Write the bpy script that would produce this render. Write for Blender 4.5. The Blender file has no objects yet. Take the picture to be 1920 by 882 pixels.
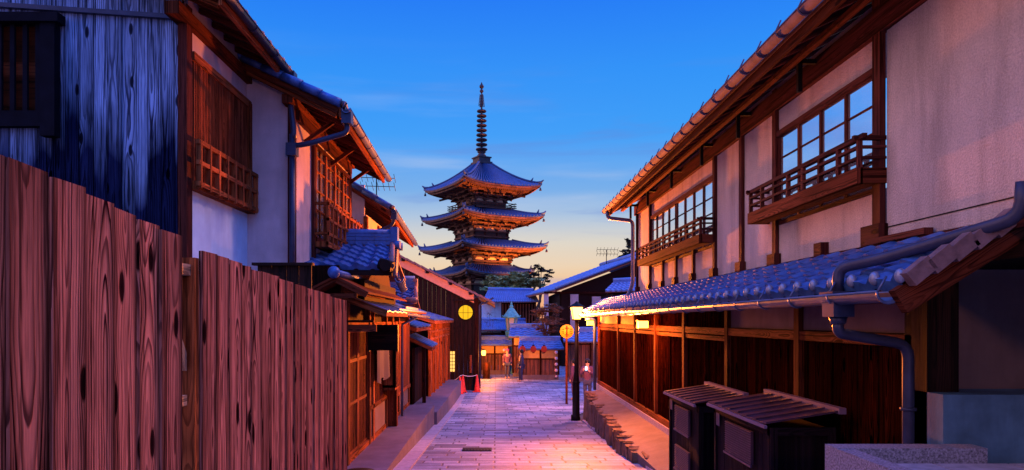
import bpy, math, random
from mathutils import Vector as V, Matrix
random.seed(7)
R = math.radians
sc = bpy.context.scene
C = sc.collection
F = 1280.0

# ---------------- camera, sky, sun, exposure ----------------
cam = bpy.data.objects.new('camera', bpy.data.cameras.new('camera'))
C.objects.link(cam)
cam.rotation_euler = (R(90), 0, 0)
cam.data.sensor_width = 36
cam.data.lens = 24
cam.data.shift_x = 30/1920
cam.data.shift_y = 159/1920
cam.data.clip_start = .05
cam.data.clip_end = 4000
sc.camera = cam
sc.render.resolution_x = 1024
sc.render.resolution_y = 470
sc.view_settings.view_transform = 'Standard'
sc.view_settings.look = 'None'
sc.view_settings.exposure = 0.12
sc.view_settings.gamma = 1.0
sc.view_settings.use_curve_mapping = False
try:
    sc.cycles.max_bounces = 6
    sc.cycles.diffuse_bounces = 4
    sc.cycles.sample_clamp_indirect = 4
except Exception:
    pass

def srgb(r, g, b):
    f = lambda c: (c/255/12.92 if c <= 10 else ((c/255+.055)/1.055)**2.4)
    return (f(r), f(g), f(b), 1)

SUN_EL, SUN_AZ = R(40), R(62)      # afterglow side: from the right, a little in front of the camera
w = bpy.data.worlds.new('World'); sc.world = w; w.use_nodes = True
nt = w.node_tree; N = nt.nodes; L = nt.links; N.clear()
def wn(t, **k):
    n = N.new(t)
    for a, b in k.items(): setattr(n, a, b)
    return n
tc = wn('ShaderNodeTexCoord'); sep = wn('ShaderNodeSeparateXYZ'); L.new(tc.outputs['Generated'], sep.inputs[0])
ramp = wn('ShaderNodeValToRGB'); L.new(sep.outputs['Z'], ramp.inputs[0])
cr = ramp.color_ramp
stops = [(0.0, (232,150,110)), (.05, (238,196,156)), (.078, (236,212,182)), (.112, (222,217,206)), (.15, (172,200,230)), (.185,(118,178,240)),
         (.26, (58,162,255)), (.34, (46,150,255)), (.45, (28,120,252)), (1.0, (30,100,250))]
while len(cr.elements) < len(stops): cr.elements.new(.5)
for e, (p, c) in zip(cr.elements, stops): e.position = p; e.color = srgb(*c)
# streaky evening cloud low in the sky
mp = wn('ShaderNodeMapping'); mp.inputs['Scale'].default_value = (2.2, 2.2, 22); mp.inputs['Rotation'].default_value = (0, R(4), 0)
L.new(tc.outputs['Generated'], mp.inputs[0])
cn = wn('ShaderNodeTexNoise'); cn.inputs['Scale'].default_value = 1.3; cn.inputs['Detail'].default_value = 6; cn.inputs['Roughness'].default_value = .55
cn.inputs['Distortion'].default_value = .4
L.new(mp.outputs[0], cn.inputs['Vector'])
c1 = wn('ShaderNodeMapRange'); c1.interpolation_type = 'SMOOTHSTEP'
c1.inputs['From Min'].default_value = .50; c1.inputs['From Max'].default_value = .72; L.new(cn.outputs[0], c1.inputs[0])
band = wn('ShaderNodeValToRGB'); L.new(sep.outputs['Z'], band.inputs[0])
for e, (p, v) in zip([band.color_ramp.elements[0], band.color_ramp.elements[1], band.color_ramp.elements.new(.16), band.color_ramp.elements.new(.24)],
                     [(.07, 0), (.36, 0), (.12, 0), (.2, 0)]): pass
bs = [(.04, .2), (.10, .7), (.20, .65), (.38, 0)]
for e, (p, v) in zip(band.color_ramp.elements, bs): e.position = p; e.color = (v, v, v, 1)
mm = wn('ShaderNodeMath', operation='MULTIPLY'); L.new(c1.outputs[0], mm.inputs[0]); L.new(band.outputs[0], mm.inputs[1])
mx = wn('ShaderNodeMix', data_type='RGBA'); L.new(mm.outputs[0], mx.inputs['Factor']); L.new(ramp.outputs[0], mx.inputs['A'])
mx.inputs['B'].default_value = srgb(96, 140, 222)
mp2 = wn('ShaderNodeMapping'); mp2.inputs['Scale'].default_value = (1.6, 1.6, 15); mp2.inputs['Location'].default_value = (4, 2, 7); mp2.inputs['Rotation'].default_value = (0, R(-7), 0)
L.new(tc.outputs['Generated'], mp2.inputs[0])
cn2 = wn('ShaderNodeTexNoise'); cn2.inputs['Scale'].default_value = 1.7; cn2.inputs['Detail'].default_value = 5; L.new(mp2.outputs[0], cn2.inputs['Vector'])
c2 = wn('ShaderNodeMapRange'); c2.interpolation_type = 'SMOOTHSTEP'; c2.inputs['From Min'].default_value = .5; c2.inputs['From Max'].default_value = .8
c2.inputs['To Max'].default_value = .55
L.new(cn2.outputs[0], c2.inputs[0])
m2 = wn('ShaderNodeMath', operation='MULTIPLY'); L.new(c2.outputs[0], m2.inputs[0]); L.new(band.outputs[0], m2.inputs[1])
mxb = wn('ShaderNodeMix', data_type='RGBA'); L.new(m2.outputs[0], mxb.inputs['Factor']); L.new(mx.outputs['Result'], mxb.inputs['A'])
mxb.inputs['B'].default_value = srgb(214, 222, 238)
# the lavender-pink belt of dusk light in the sky opposite the sunset, and the brighter zenith
bk = wn('ShaderNodeMapRange'); bk.interpolation_type = 'SMOOTHSTEP'; L.new(sep.outputs['Y'], bk.inputs[0])
bk.inputs['From Min'].default_value = .25; bk.inputs['From Max'].default_value = -.7
mxc_ = wn('ShaderNodeMix', data_type='RGBA'); L.new(bk.outputs[0], mxc_.inputs['Factor']); L.new(mxb.outputs['Result'], mxc_.inputs['A'])
mxc_.inputs['B'].default_value = (.16, .36, 1.35, 1)
sx = wn('ShaderNodeMapRange'); sx.interpolation_type = 'SMOOTHSTEP'; L.new(sep.outputs['X'], sx.inputs[0])
sx.inputs['From Min'].default_value = -.45; sx.inputs['From Max'].default_value = -.9
mxd = wn('ShaderNodeMix', data_type='RGBA'); L.new(sx.outputs[0], mxd.inputs['Factor']); L.new(mxc_.outputs['Result'], mxd.inputs['A'])
mxd.inputs['B'].default_value = (1.75, .95, 1.05, 1)
zn = wn('ShaderNodeMapRange'); zn.interpolation_type = 'SMOOTHSTEP'; L.new(sep.outputs['Z'], zn.inputs[0])
zn.inputs['From Min'].default_value = .46; zn.inputs['From Max'].default_value = 1.0; zn.inputs['To Min'].default_value = .86; zn.inputs['To Max'].default_value = 2.4
bgA = wn('ShaderNodeBackground'); L.new(mxd.outputs['Result'], bgA.inputs[0]); L.new(zn.outputs[0], bgA.inputs[1])
sky = wn('ShaderNodeTexSky', sky_type='NISHITA'); sky.sun_disc = False; sky.sun_elevation = R(2); sky.sun_rotation = R(0)
bgB = wn('ShaderNodeBackground'); L.new(sky.outputs[0], bgB.inputs[0]); bgB.inputs[1].default_value = .003
ad = wn('ShaderNodeAddShader'); L.new(bgA.outputs[0], ad.inputs[0]); L.new(bgB.outputs[0], ad.inputs[1])
wo = wn('ShaderNodeOutputWorld'); L.new(ad.outputs[0], wo.inputs[0])

sl = bpy.data.lights.new('afterglow_sun', 'SUN'); sl.energy = 1.1; sl.angle = R(8); sl.color = (1, .45, .34)
so = bpy.data.objects.new('afterglow_sun', sl); C.objects.link(so)
dv = V((math.sin(SUN_AZ)*math.cos(SUN_EL), math.cos(SUN_AZ)*math.cos(SUN_EL), math.sin(SUN_EL)))
so.rotation_euler = dv.to_track_quat('Z', 'Y').to_euler()

# ---------------- helpers ----------------
def P(px, py, Y): return V(((px-930)*Y/F, Y, (600-py)*Y/F))

class MB:
    def __init__(s): s.v=[]; s.f=[]; s.uv=[]; s.c=[]; s.sm=[]
    def face(s, pts, uvs=None, col=None, smooth=False):
        i=len(s.v); s.v += [V(p) for p in pts]; s.f.append(tuple(range(i, i+len(pts))))
        s.uv.append(uvs or [(0,0)]*len(pts)); s.c.append(col or (.5,.5,.5)); s.sm.append(smooth)
    def raw(s, verts, faces, smooth=True, col=None, uvf=None):
        i=len(s.v); s.v += [V(p) for p in verts]
        for f in faces:
            s.f.append(tuple(i+k for k in f))
            s.uv.append([uvf(verts[k]) for k in f] if uvf else [(verts[k][0]+verts[k][1], verts[k][2]) for k in f])
            s.c.append(col or (.5,.5,.5)); s.sm.append(smooth)
    def ob(s, o, a, b, c, col=None):
        """box from corner o and three edge vectors; grain (v) runs along the longest"""
        o,a,b,c = V(o),V(a),V(b),V(c)
        if a.cross(b).dot(c) < 0: a,b = b,a
        col = col or (random.random(), random.random(), random.random())
        ed=[a,b,c]; le=[e.length for e in ed]; k=le.index(max(le))
        def q(p, e1, e2):
            l1,l2=ed[e1].length,ed[e2].length
            pts=[p, p+ed[e1], p+ed[e1]+ed[e2], p+ed[e2]]
            if e1==k: uvs=[(-l2/2,0),(-l2/2,l1),(l2/2,l1),(l2/2,0)]
            elif e2==k: uvs=[(-l1/2,0),(l1/2,0),(l1/2,l2),(-l1/2,l2)]
            else: uvs=[(-l1/2,0),(l1/2,0),(l1/2,l2*.02),(-l1/2,l2*.02)]
            s.face(pts,uvs,col)
        def qr(p,e1,e2): q(p,e2,e1)
        qr(o,0,1); q(o+c,0,1); qr(o,1,2); q(o+a,1,2); qr(o,2,0); q(o+b,2,0)
    def box(s, lo, hi, col=None):
        lo=V(lo); hi=V(hi); d=hi-lo
        s.ob(lo,(d.x,0,0),(0,d.y,0),(0,0,d.z),col)
    def beam(s, p0, p1, w_, h_, up=(0,0,1), col=None):
        p0=V(p0); p1=V(p1); d=p1-p0; u=V(up); sd=d.cross(u)
        if sd.length<1e-6: sd=d.cross(V((1,0,0)))
        sd.normalize(); u=sd.cross(d).normalized()
        s.ob(p0-sd*w_/2-u*h_/2, sd*w_, u*h_, d, col)
    def tube(s, pts, r, n=10, caps=True, col=None):
        pts=[V(p) for p in pts]; rs = r if isinstance(r,(list,tuple)) else [r]*len(pts)
        i0=len(s.v); prev=None
        L_=0
        for j,p in enumerate(pts):
            if j==0: t=pts[1]-p
            elif j==len(pts)-1: t=p-pts[j-1]
            else: t=(pts[j+1]-p).normalized()+(p-pts[j-1]).normalized()
            t.normalize()
            if prev is None:
                a=t.orthogonal().normalized()
            else:
                a=(prev-t*prev.dot(t))
                a = a.normalized() if a.length>1e-6 else t.orthogonal().normalized()
            prev=a; b=t.cross(a)
            for k in range(n):
                an=2*math.pi*k/n
                s.v.append(p+(a*math.cos(an)+b*math.sin(an))*rs[j])
        col = col or (random.random(),random.random(),random.random())
        for j in range(len(pts)-1):
            l=(pts[j+1]-pts[j]).length
            for k in range(n):
                k2=(k+1)%n
                s.f.append((i0+j*n+k,i0+j*n+k2,i0+(j+1)*n+k2,i0+(j+1)*n+k))
                s.uv.append([(k*.02,L_),((k+1)*.02,L_),((k+1)*.02,L_+l),(k*.02,L_+l)]); s.c.append(col); s.sm.append(True)
            L_+=l
        if caps:
            s.f.append(tuple(i0+k for k in reversed(range(n)))); s.uv.append([(0,0)]*n); s.c.append(col); s.sm.append(False)
            e=i0+(len(pts)-1)*n
            s.f.append(tuple(e+k for k in range(n))); s.uv.append([(0,0)]*n); s.c.append(col); s.sm.append(False)
    def lathe(s, c, prof, n=16, smooth=True):
        """prof: list of (radius, z) around vertical axis at c; bottom to top"""
        c=V(c); vs=[]; fs=[]
        for r_,z_ in prof:
            for k in range(n):
                a=2*math.pi*k/n; vs.append(c+V((r_*math.cos(a), r_*math.sin(a), z_)))
        for j in range(len(prof)-1):
            for k in range(n):
                k2=(k+1)%n; fs.append((j*n+k,j*n+k2,(j+1)*n+k2,(j+1)*n+k))
        fs.append(tuple(reversed(range(n)))); fs.append(tuple((len(prof)-1)*n+k for k in range(n)))
        s.raw(vs,fs,smooth)
    def ball(s, c, r, n=10, m=7, sc_=(1,1,1)):
        prof=[]; vs=[]; fs=[]; c=V(c)
        for j in range(m+1):
            t=-math.pi/2+math.pi*j/m
            for k in range(n):
                a=2*math.pi*k/n
                vs.append(c+V((r*max(math.cos(t),.01)*math.cos(a)*sc_[0], r*max(math.cos(t),.01)*math.sin(a)*sc_[1], r*math.sin(t)*sc_[2])))
        for j in range(m):
            for k in range(n):
                k2=(k+1)%n; fs.append((j*n+k,j*n+k2,(j+1)*n+k2,(j+1)*n+k))
        s.raw(vs,fs,True)
    def build_each(s, name, mat, parent=None, nf=6, **k):
        out=[]
        for i in range(0,len(s.f),nf):
            m_=MB()
            for j in range(i,min(i+nf,len(s.f))):
                m_.face([s.v[a] for a in s.f[j]],s.uv[j],s.c[j],s.sm[j])
            out.append(m_.build(name,mat,parent,**k))
        return out
    def build(s, name, mat, parent=None, label=None, bevel=0, kind=None, offset=None):
        me=bpy.data.meshes.new(name)
        off = V((0,0,0))
        p=parent
        while p is not None:
            off += p.location; p=p.parent
        me.from_pydata([tuple(v-off) for v in s.v],[],s.f)
        ul=me.uv_layers.new(name='UVMap'); flat=[]
        for u in s.uv:
            for a in u: flat += [a[0],a[1]]
        ul.data.foreach_set('uv',flat)
        at=me.attributes.new('rnd','FLOAT_COLOR','CORNER'); cf=[]
        for f,c in zip(s.f,s.c): cf += [c[0],c[1],c[2],1]*len(f)
        at.data.foreach_set('color',cf)
        me.polygons.foreach_set('use_smooth',s.sm)
        me.materials.append(mat); me.update()
        o=bpy.data.objects.new(name,me); C.objects.link(o)
        if parent is not None: o.parent=parent
        if label: o['label']=label
        if kind: o['kind']=kind
        if bevel:
            m=o.modifiers.new('bevel','BEVEL'); m.width=bevel; m.segments=3 if bevel>=.01 and bevel<.0112 else 1; m.limit_method='ANGLE'; m.angle_limit=R(40)
            wd=None
        return o

def thing(name,label,cat,loc=(0,0,0),group=None):
    o=bpy.data.objects.new(name,None); C.objects.link(o); o.location=loc; o.empty_display_size=.2
    o['label']=label; o['category']=cat
    if group: o['group']=group
    return o
def tag(o,label,cat,group=None):
    o['label']=label; o['category']=cat
    if group: o['group']=group
    return o
def lerp(a,b,t): return a+(b-a)*t
def vl(a,b,t): return V(a)*(1-t)+V(b)*t
def dup(root, loc, label=None):
    r=root.copy(); C.objects.link(r); r.location=loc
    if label: r['label']=label
    for ch in list(root.children):
        c=ch.copy(); C.objects.link(c); c.parent=r
        for g in list(ch.children):
            d=g.copy(); C.objects.link(d); d.parent=c
    return r

def tiles(mb, A, B, down, nrow, ncol, amp=.035, lip=.03, seg=6, style='wave', thick=.06):
    """tile field: A-B along the ridge, down = vector from ridge to eave"""
    A,B,D=V(A),V(B),V(down); e=B-A
    n=e.cross(D).normalized()
    if n.z<0: n=-n
    ns=ncol*seg
    def prof(i):
        ph=(i/seg)%1.0
        if style=='wave': return amp*(.5+.5*math.cos(2*math.pi*ph)) - amp*.25*math.sin(4*math.pi*ph)
        return amp*math.sqrt(max(0,1-((ph-.5)/.28)**2)) if abs(ph-.5)<.28 else 0
    for r in range(nrow):
        t0=r/nrow; t1=(r+1)/nrow; vs=[]; fs=[]
        jit=[random.uniform(-.004,.004) for _ in range(ncol+1)]
        for i in range(ns+1):
            b=A+e*(i/ns); h=prof(i); j=jit[min(i//seg,ncol)]
            vs.append(b+D*t0+n*(h*1.0))
            vs.append(b+D*t1+n*(h+lip+j))
            vs.append(b+D*t1+n*(h-.01 if r<nrow-1 else h-thick))
        flip = (e.cross(D)).z<0
        for i in range(ns):
            a=i*3; q=[(a,a+3,a+4,a+1)]
            if not flip: q=[tuple(reversed(x)) for x in q]
            # orientation is irrelevant to cycles; keep simple
            fs+=q
        mb.raw(vs,fs,True,(random.random(),random.random(),random.random()))
        vs2=[]; fs2=[]
        for i in range(ns+1): vs2 += [vs[i*3+1], vs[i*3+2]]
        for i in range(ns): a=i*2; fs2.append((a,a+1,a+3,a+2))
        mb.raw(vs2,fs2,False)

# ---------------- materials ----------------
def newmat(name):
    m=bpy.data.materials.new(name); m.use_nodes=True; t=m.node_tree
    return m,t,t.nodes,t.links,t.nodes['Principled BSDF']
def mth(t,op,a,b=None,c=None):
    n=t.nodes.new('ShaderNodeMath'); n.operation=op
    for i,x in enumerate((a,b,c)):
        if x is None: continue
        if isinstance(x,(int,float)): n.inputs[i].default_value=x
        else: t.links.new(x,n.inputs[i])
    return n.outputs[0]
def comb(t,x,y,z):
    n=t.nodes.new('ShaderNodeCombineXYZ')
    for i,q in enumerate((x,y,z)):
        if isinstance(q,(int,float)): n.inputs[i].default_value=q
        else: t.links.new(q,n.inputs[i])
    return n.outputs[0]
def noise(t,vec,scale=1,detail=3,rough=.5,dist=0):
    n=t.nodes.new('ShaderNodeTexNoise'); n.inputs['Scale'].default_value=scale; n.inputs['Detail'].default_value=detail
    n.inputs['Roughness'].default_value=rough; n.inputs['Distortion'].default_value=dist
    if vec is not None: t.links.new(vec,n.inputs['Vector'])
    return n.outputs[0]
def rampn(t,fac,stops):
    n=t.nodes.new('ShaderNodeValToRGB'); t.links.new(fac,n.inputs[0]); e=n.color_ramp
    while len(e.elements)<len(stops): e.elements.new(.5)
    for q,(p,c) in zip(e.elements,stops):
        q.position=p; q.color=(c if len(c)==4 else (*c,1)) if isinstance(c,tuple) else (c,c,c,1)
    return n.outputs[0]
def mixc(t,f,a,b,mode='MIX'):
    n=t.nodes.new('ShaderNodeMix'); n.data_type='RGBA'; n.blend_type=mode
    for k,x in (('Factor',f),('A',a),('B',b)):
        if isinstance(x,(int,float)): n.inputs[k].default_value=x if k=='Factor' else (x,x,x,1)
        elif isinstance(x,tuple): n.inputs[k].default_value=x if len(x)==4 else (*x,1)
        else: t.links.new(x,n.inputs[k])
    return n.outputs['Result']
def bump(t,h,strength,dist,bsdf):
    n=t.nodes.new('ShaderNodeBump'); n.inputs['Strength'].default_value=strength; n.inputs['Distance'].default_value=dist
    t.links.new(h,n.inputs['Height']); t.links.new(n.outputs[0],bsdf.inputs['Normal']); return n
def setp(b,**k):
    for a,v in k.items():
        a=a.replace('_',' ')
        b.inputs[a].default_value=v

def wood(name, light, dark, ring=95, rough=.6, bmp=.5, knots=1.0, stain=None, spec=.3, fiber=.35, warp=.22):
    m,t,n,l,b=newmat(name)
    uv=n.new('ShaderNodeUVMap'); uv.uv_map='UVMap'
    s=n.new('ShaderNodeSeparateXYZ'); l.new(uv.outputs[0],s.inputs[0])
    at=n.new('ShaderNodeAttribute'); at.attribute_name='rnd'
    r=n.new('ShaderNodeSeparateColor'); l.new(at.outputs['Color'],r.inputs[0])
    u=s.outputs[0]; vv=mth(t,'MULTIPLY_ADD',r.outputs[0],37.0,s.outputs[1])
    uo=mth(t,'MULTIPLY_ADD',r.outputs[1],5.0,u)
    # knots
    vo=n.new('ShaderNodeTexVoronoi'); vo.voronoi_dimensions='2D'; vo.inputs['Scale'].default_value=1; vo.inputs['Randomness'].default_value=1
    l.new(comb(t,mth(t,'MULTIPLY',uo,4.6),mth(t,'MULTIPLY',vv,1.5),0),vo.inputs['Vector'])
    kd=vo.outputs['Distance']
    ksc=n.new('ShaderNodeSeparateColor'); l.new(vo.outputs['Color'],ksc.inputs[0])
    kon=mth(t,'LESS_THAN',ksc.outputs[0],.62*knots)
    kfield=mth(t,'MULTIPLY',mth(t,'POWER',2.718,mth(t,'MULTIPLY',kd,-7.0)),kon)
    wv=mth(t,'SUBTRACT',noise(t,comb(t,mth(t,'MULTIPLY',vv,.75),mth(t,'MULTIPLY',r.outputs[2],20.0),mth(t,'MULTIPLY',u,1.5)),1,2),.5)
    d=mth(t,'ADD',mth(t,'MULTIPLY',wv,warp),mth(t,'MULTIPLY',mth(t,'SUBTRACT',r.outputs[2],.5),.10))
    uc=mth(t,'ADD',u,mth(t,'MULTIPLY',mth(t,'SUBTRACT',r.outputs[1],.5),.12))
    fine=mth(t,'MULTIPLY',mth(t,'SUBTRACT',noise(t,comb(t,mth(t,'MULTIPLY',uo,14.0),mth(t,'MULTIPLY',vv,2.2),0),1,3),.5),.016)
    rr=mth(t,'SQRT',mth(t,'ADD',mth(t,'MULTIPLY',uc,uc),mth(t,'MULTIPLY',d,d)))
    rr=mth(t,'ADD',mth(t,'ADD',rr,fine),mth(t,'MULTIPLY',kfield,.045))
    rg=mth(t,'FRACT',mth(t,'MULTIPLY',rr,float(ring)))
    g=rampn(t,rg,[(0,.0),(.45,.22),(.78,1.0),(.93,1.0),(1.0,.0)])
    rid=mth(t,'FLOOR',mth(t,'MULTIPLY',rr,float(ring)))
    rv=noise(t,comb(t,mth(t,'MULTIPLY',rid,3.7),mth(t,'MULTIPLY',vv,.6),mth(t,'MULTIPLY',r.outputs[2],9.0)),1,1)
    g=mth(t,'MULTIPLY',g,rampn(t,rv,[(.34,.35),(.56,1.0)]))
    fb=noise(t,comb(t,mth(t,'MULTIPLY',uo,240.0),mth(t,'MULTIPLY',vv,5.0),r.outputs[2]),1,3,.6)
    blot=noise(t,comb(t,mth(t,'MULTIPLY',uo,5.0),mth(t,'MULTIPLY',vv,.9),r.outputs[0]),1,3,.6)
    gm=mth(t,'MULTIPLY',g,rampn(t,blot,[(.3,.6),(.6,1.0)]))
    col=mixc(t,gm,light,dark)
    col=mixc(t,1.0,col,rampn(t,fb,[(.25,1-fiber),(.7,1.0)]),'MULTIPLY')
    br=mth(t,'MULTIPLY_ADD',r.outputs[0],.62,.66)
    col=mixc(t,1.0,col,br,'MULTIPLY')
    col=mixc(t,1.0,col,rampn(t,blot,[(.28,.45),(.68,1.15)]),'MULTIPLY')
    stk=noise(t,comb(t,mth(t,'MULTIPLY',uo,38.0),mth(t,'MULTIPLY',vv,1.3),r.outputs[1]),1,3,.65)
    col=mixc(t,1.0,col,rampn(t,stk,[(.37,.25),(.49,1.0)]),'MULTIPLY')
    kmask=mth(t,'MULTIPLY',rampn(t,kd,[(0,1.0),(.085,.95),(.115,0.0)]),kon)
    kcol=tuple(x*.35 for x in dark[:3])
    col=mixc(t,kmask,col,kcol)
    if stain:   # uneven char: darker low down and in streaks, paler higher up
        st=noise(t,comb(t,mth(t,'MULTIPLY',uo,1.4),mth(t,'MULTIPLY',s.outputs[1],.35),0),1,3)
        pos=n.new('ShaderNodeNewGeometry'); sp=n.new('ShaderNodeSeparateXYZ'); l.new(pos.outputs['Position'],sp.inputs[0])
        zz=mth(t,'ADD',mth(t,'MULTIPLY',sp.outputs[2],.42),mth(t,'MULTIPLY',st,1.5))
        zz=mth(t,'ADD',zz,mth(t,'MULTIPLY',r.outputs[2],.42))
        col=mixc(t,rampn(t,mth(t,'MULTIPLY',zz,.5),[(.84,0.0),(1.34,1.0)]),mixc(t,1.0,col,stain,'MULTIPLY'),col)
    col=mixc(t,1.0,col,rampn(t,mth(t,'ABSOLUTE',u),[(.050,1.0),(.088,.38)]),'MULTIPLY')   # darker towards the board edges
    l.new(col,b.inputs['Base Color'])
    setp(b,Roughness=rough); b.inputs['Specular IOR Level'].default_value=spec
    hgt=mth(t,'ADD',mth(t,'MULTIPLY',gm,.7),mth(t,'MULTIPLY',fb,.5))
    hgt=mth(t,'ADD',hgt,mth(t,'MULTIPLY',kmask,-.8))
    if bmp: bump(t,hgt,bmp,.004,b)
    return m

def plain(name, col, rough=.6, metal=0, spec=.25, var=.25, nscale=6, bmp=0, bscale=60, bdist=.003, stains=0, emis=None, grain=0):
    m,t,n,l,b=newmat(name)
    tcn=n.new('ShaderNodeTexCoord'); o=tcn.outputs['Object']
    c=tuple(col[:3])
    k=noise(t,o,nscale,4,.6)
    cc=mixc(t,rampn(t,k,[(.3,0.0),(.7,1.0)]),tuple(x*(1-var) for x in c),tuple(min(1,x*(1+var*.5)) for x in c))
    if stains:
        mpn=n.new('ShaderNodeMapping'); mpn.inputs['Scale'].default_value=(3,3,.5); l.new(o,mpn.inputs[0])
        k2=noise(t,mpn.outputs[0],1.2,5,.65)
        cc=mixc(t,rampn(t,k2,[(.46,0.0),(.72,float(stains))]),cc,tuple(x*.55 for x in c))
    if grain: cc=mixc(t,1.0,cc,rampn(t,noise(t,o,70,4,.8),[(.3,1-grain),(.62,1.0),(.75,1+grain*.4)]),'MULTIPLY')
    l.new(cc,b.inputs['Base Color'])
    setp(b,Roughness=rough,Metallic=metal); b.inputs['Specular IOR Level'].default_value=spec
    if bmp: bump(t,noise(t,o,bscale,4,.6),bmp,bdist,b)
    return m
def emit(name,col,st):
    m,t,n,l,b=newmat(name); b.inputs['Base Color'].default_value=(*[x*.08 for x in col[:3]],1); b.inputs['Specular IOR Level'].default_value=.1
    b.inputs['Emission Color'].default_value=(*col[:3],1); b.inputs['Emission Strength'].default_value=st
    return m

M={}
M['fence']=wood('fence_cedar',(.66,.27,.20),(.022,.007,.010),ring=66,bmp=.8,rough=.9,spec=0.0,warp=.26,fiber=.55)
M['char']=wood('charred_cedar',(.34,.48,.80),(.03,.035,.07),ring=46,bmp=.7,stain=(.05,.05,.10),rough=.7,spec=0.0,knots=.6,warp=.14)
M['char_plain']=plain('dark_stained_wood',(.006,.006,.012),.8,spec=.06,var=.4,bmp=.3)
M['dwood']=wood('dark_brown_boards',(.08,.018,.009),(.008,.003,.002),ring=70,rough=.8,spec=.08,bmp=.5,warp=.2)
M['rboard']=wood('streaked_boards',(.46,.085,.03),(.008,.002,.001),ring=60,rough=.9,spec=.0,bmp=.5,warp=.25,stain=(.12,.10,.09))
M['vdark']=wood('blackened_boards',(.035,.013,.009),(.007,.003,.003),ring=70,rough=.7,spec=.12,bmp=.4)
M['beam']=wood('brown_beam',(.22,.05,.022),(.05,.012,.007),ring=110,rough=.8,spec=.03,bmp=.3,knots=.3)
M['redbeam']=wood('red_brown_post',(.15,.038,.028),(.05,.013,.010),ring=110,rough=.55,spec=.02,bmp=.3,knots=.3)
M['orange']=wood('honey_wood',(.50,.135,.045),(.13,.03,.012),ring=100,rough=.8,spec=.04,bmp=.3,knots=.4)
M['lattice']=wood('lattice_wood',(.36,.09,.035),(.12,.026,.012),ring=110,rough=.65,spec=.03,bmp=.2,knots=0)
M['fresh']=wood('fresh_cut_wood',(.62,.38,.22),(.35,.17,.09),ring=120,rough=.6,bmp=.2,knots=.2)
M['bin']=wood('bin_boards',(.022,.009,.012),(.006,.003,.004),ring=70,rough=.7,bmp=.4,knots=.3,spec=.08)
M['binroof']=plain('painted_roof_boards',(.07,.03,.05),.33,var=.6,nscale=9,bmp=.4,bscale=30)
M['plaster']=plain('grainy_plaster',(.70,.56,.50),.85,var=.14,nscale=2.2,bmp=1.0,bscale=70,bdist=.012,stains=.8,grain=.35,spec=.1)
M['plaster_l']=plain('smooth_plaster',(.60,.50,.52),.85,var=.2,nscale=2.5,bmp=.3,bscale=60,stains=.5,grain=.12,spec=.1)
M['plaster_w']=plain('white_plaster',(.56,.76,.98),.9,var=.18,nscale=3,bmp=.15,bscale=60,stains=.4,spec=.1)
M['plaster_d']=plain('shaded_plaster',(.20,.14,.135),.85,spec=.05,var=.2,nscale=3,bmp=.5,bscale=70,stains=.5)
M['soffit']=plain('soffit_boards',(.17,.06,.035),.7,var=.3,nscale=4)
M['metal_d']=plain('dark_copper_pipe',(.04,.045,.085),.4,metal=.2,var=.3)
M['gutter']=plain('copper_gutter',(.09,.12,.22),.35,metal=.2,var=.3)
M['iron']=plain('black_iron',(.006,.005,.006),.5,metal=0,spec=.1,var=.2)
M['claytile']=plain('weathered_tile_edge',(.20,.12,.12),.6,var=.4,nscale=12,bmp=.3)
M['gutter_up']=plain('aged_copper_gutter',(.13,.11,.17),.8,var=.35,spec=.03)
def tilemat(name,c1,c2,rough,metal,pan=False):
    m,t,n,l,b=newmat(name)
    at=n.new('ShaderNodeAttribute'); at.attribute_name='rnd'
    tcn=n.new('ShaderNodeTexCoord'); k=noise(t,tcn.outputs['Object'],9,4,.6)
    k2=noise(t,tcn.outputs['Object'],1.5,3,.6)
    c=mixc(t,rampn(t,k,[(.3,0.0),(.7,1.0)]),c1,c2)
    c=mixc(t,rampn(t,k2,[(.35,0.0),(.75,.5)]),c,(c1[0]*.6+.03,c1[1]*.6+.03,c1[2]*.5+.03))
    if pan: c=mixc(t,1.0,c,rampn(t,at.outputs['Fac'],[(.0,.22),(1.0,1.25)]),'MULTIPLY')  # shade between the tile ribs painted in as darker valleys
    l.new(c,b.inputs['Base Color']); setp(b,Metallic=metal)
    l.new(rampn(t,k,[(.2,rough-.1),(.8,rough+.18)]),b.inputs['Roughness'])
    bump(t,noise(t,tcn.outputs['Object'],70,3),.15,.003,b)
    return m
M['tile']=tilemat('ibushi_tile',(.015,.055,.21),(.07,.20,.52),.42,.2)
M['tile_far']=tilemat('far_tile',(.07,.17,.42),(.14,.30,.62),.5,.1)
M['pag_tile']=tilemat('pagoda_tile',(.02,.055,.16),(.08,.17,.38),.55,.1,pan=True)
M['stone']=plain('rough_stone',(.22,.12,.075),.8,var=.5,nscale=7,bmp=.9,bscale=18,bdist=.02,stains=.5)
M['terrace']=plain('terrace_cement',(.19,.13,.125),.75,var=.3,nscale=3,bmp=.8,bscale=90,bdist=.006,stains=.5)
M['platform']=plain('sidewalk_cement',(.15,.12,.16),.7,var=.3,nscale=3,bmp=.6,bscale=110,bdist=.004,stains=.5)
M['kerb']=plain('kerb_granite',(.42,.36,.42),.55,var=.3,nscale=14,bmp=.4,bscale=80)
M['granite']=plain('speckled_granite',(.28,.26,.30),.6,var=.8,nscale=75,bmp=.6,bscale=120,bdist=.004)
M['block']=plain('painted_plinth',(.10,.21,.30),.6,var=.5,nscale=3,bmp=.4,bscale=50,stains=.7)
M['ground']=plain('packed_ground',(.10,.085,.08),.9,var=.4,nscale=.4)
M['glass']=None
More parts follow.
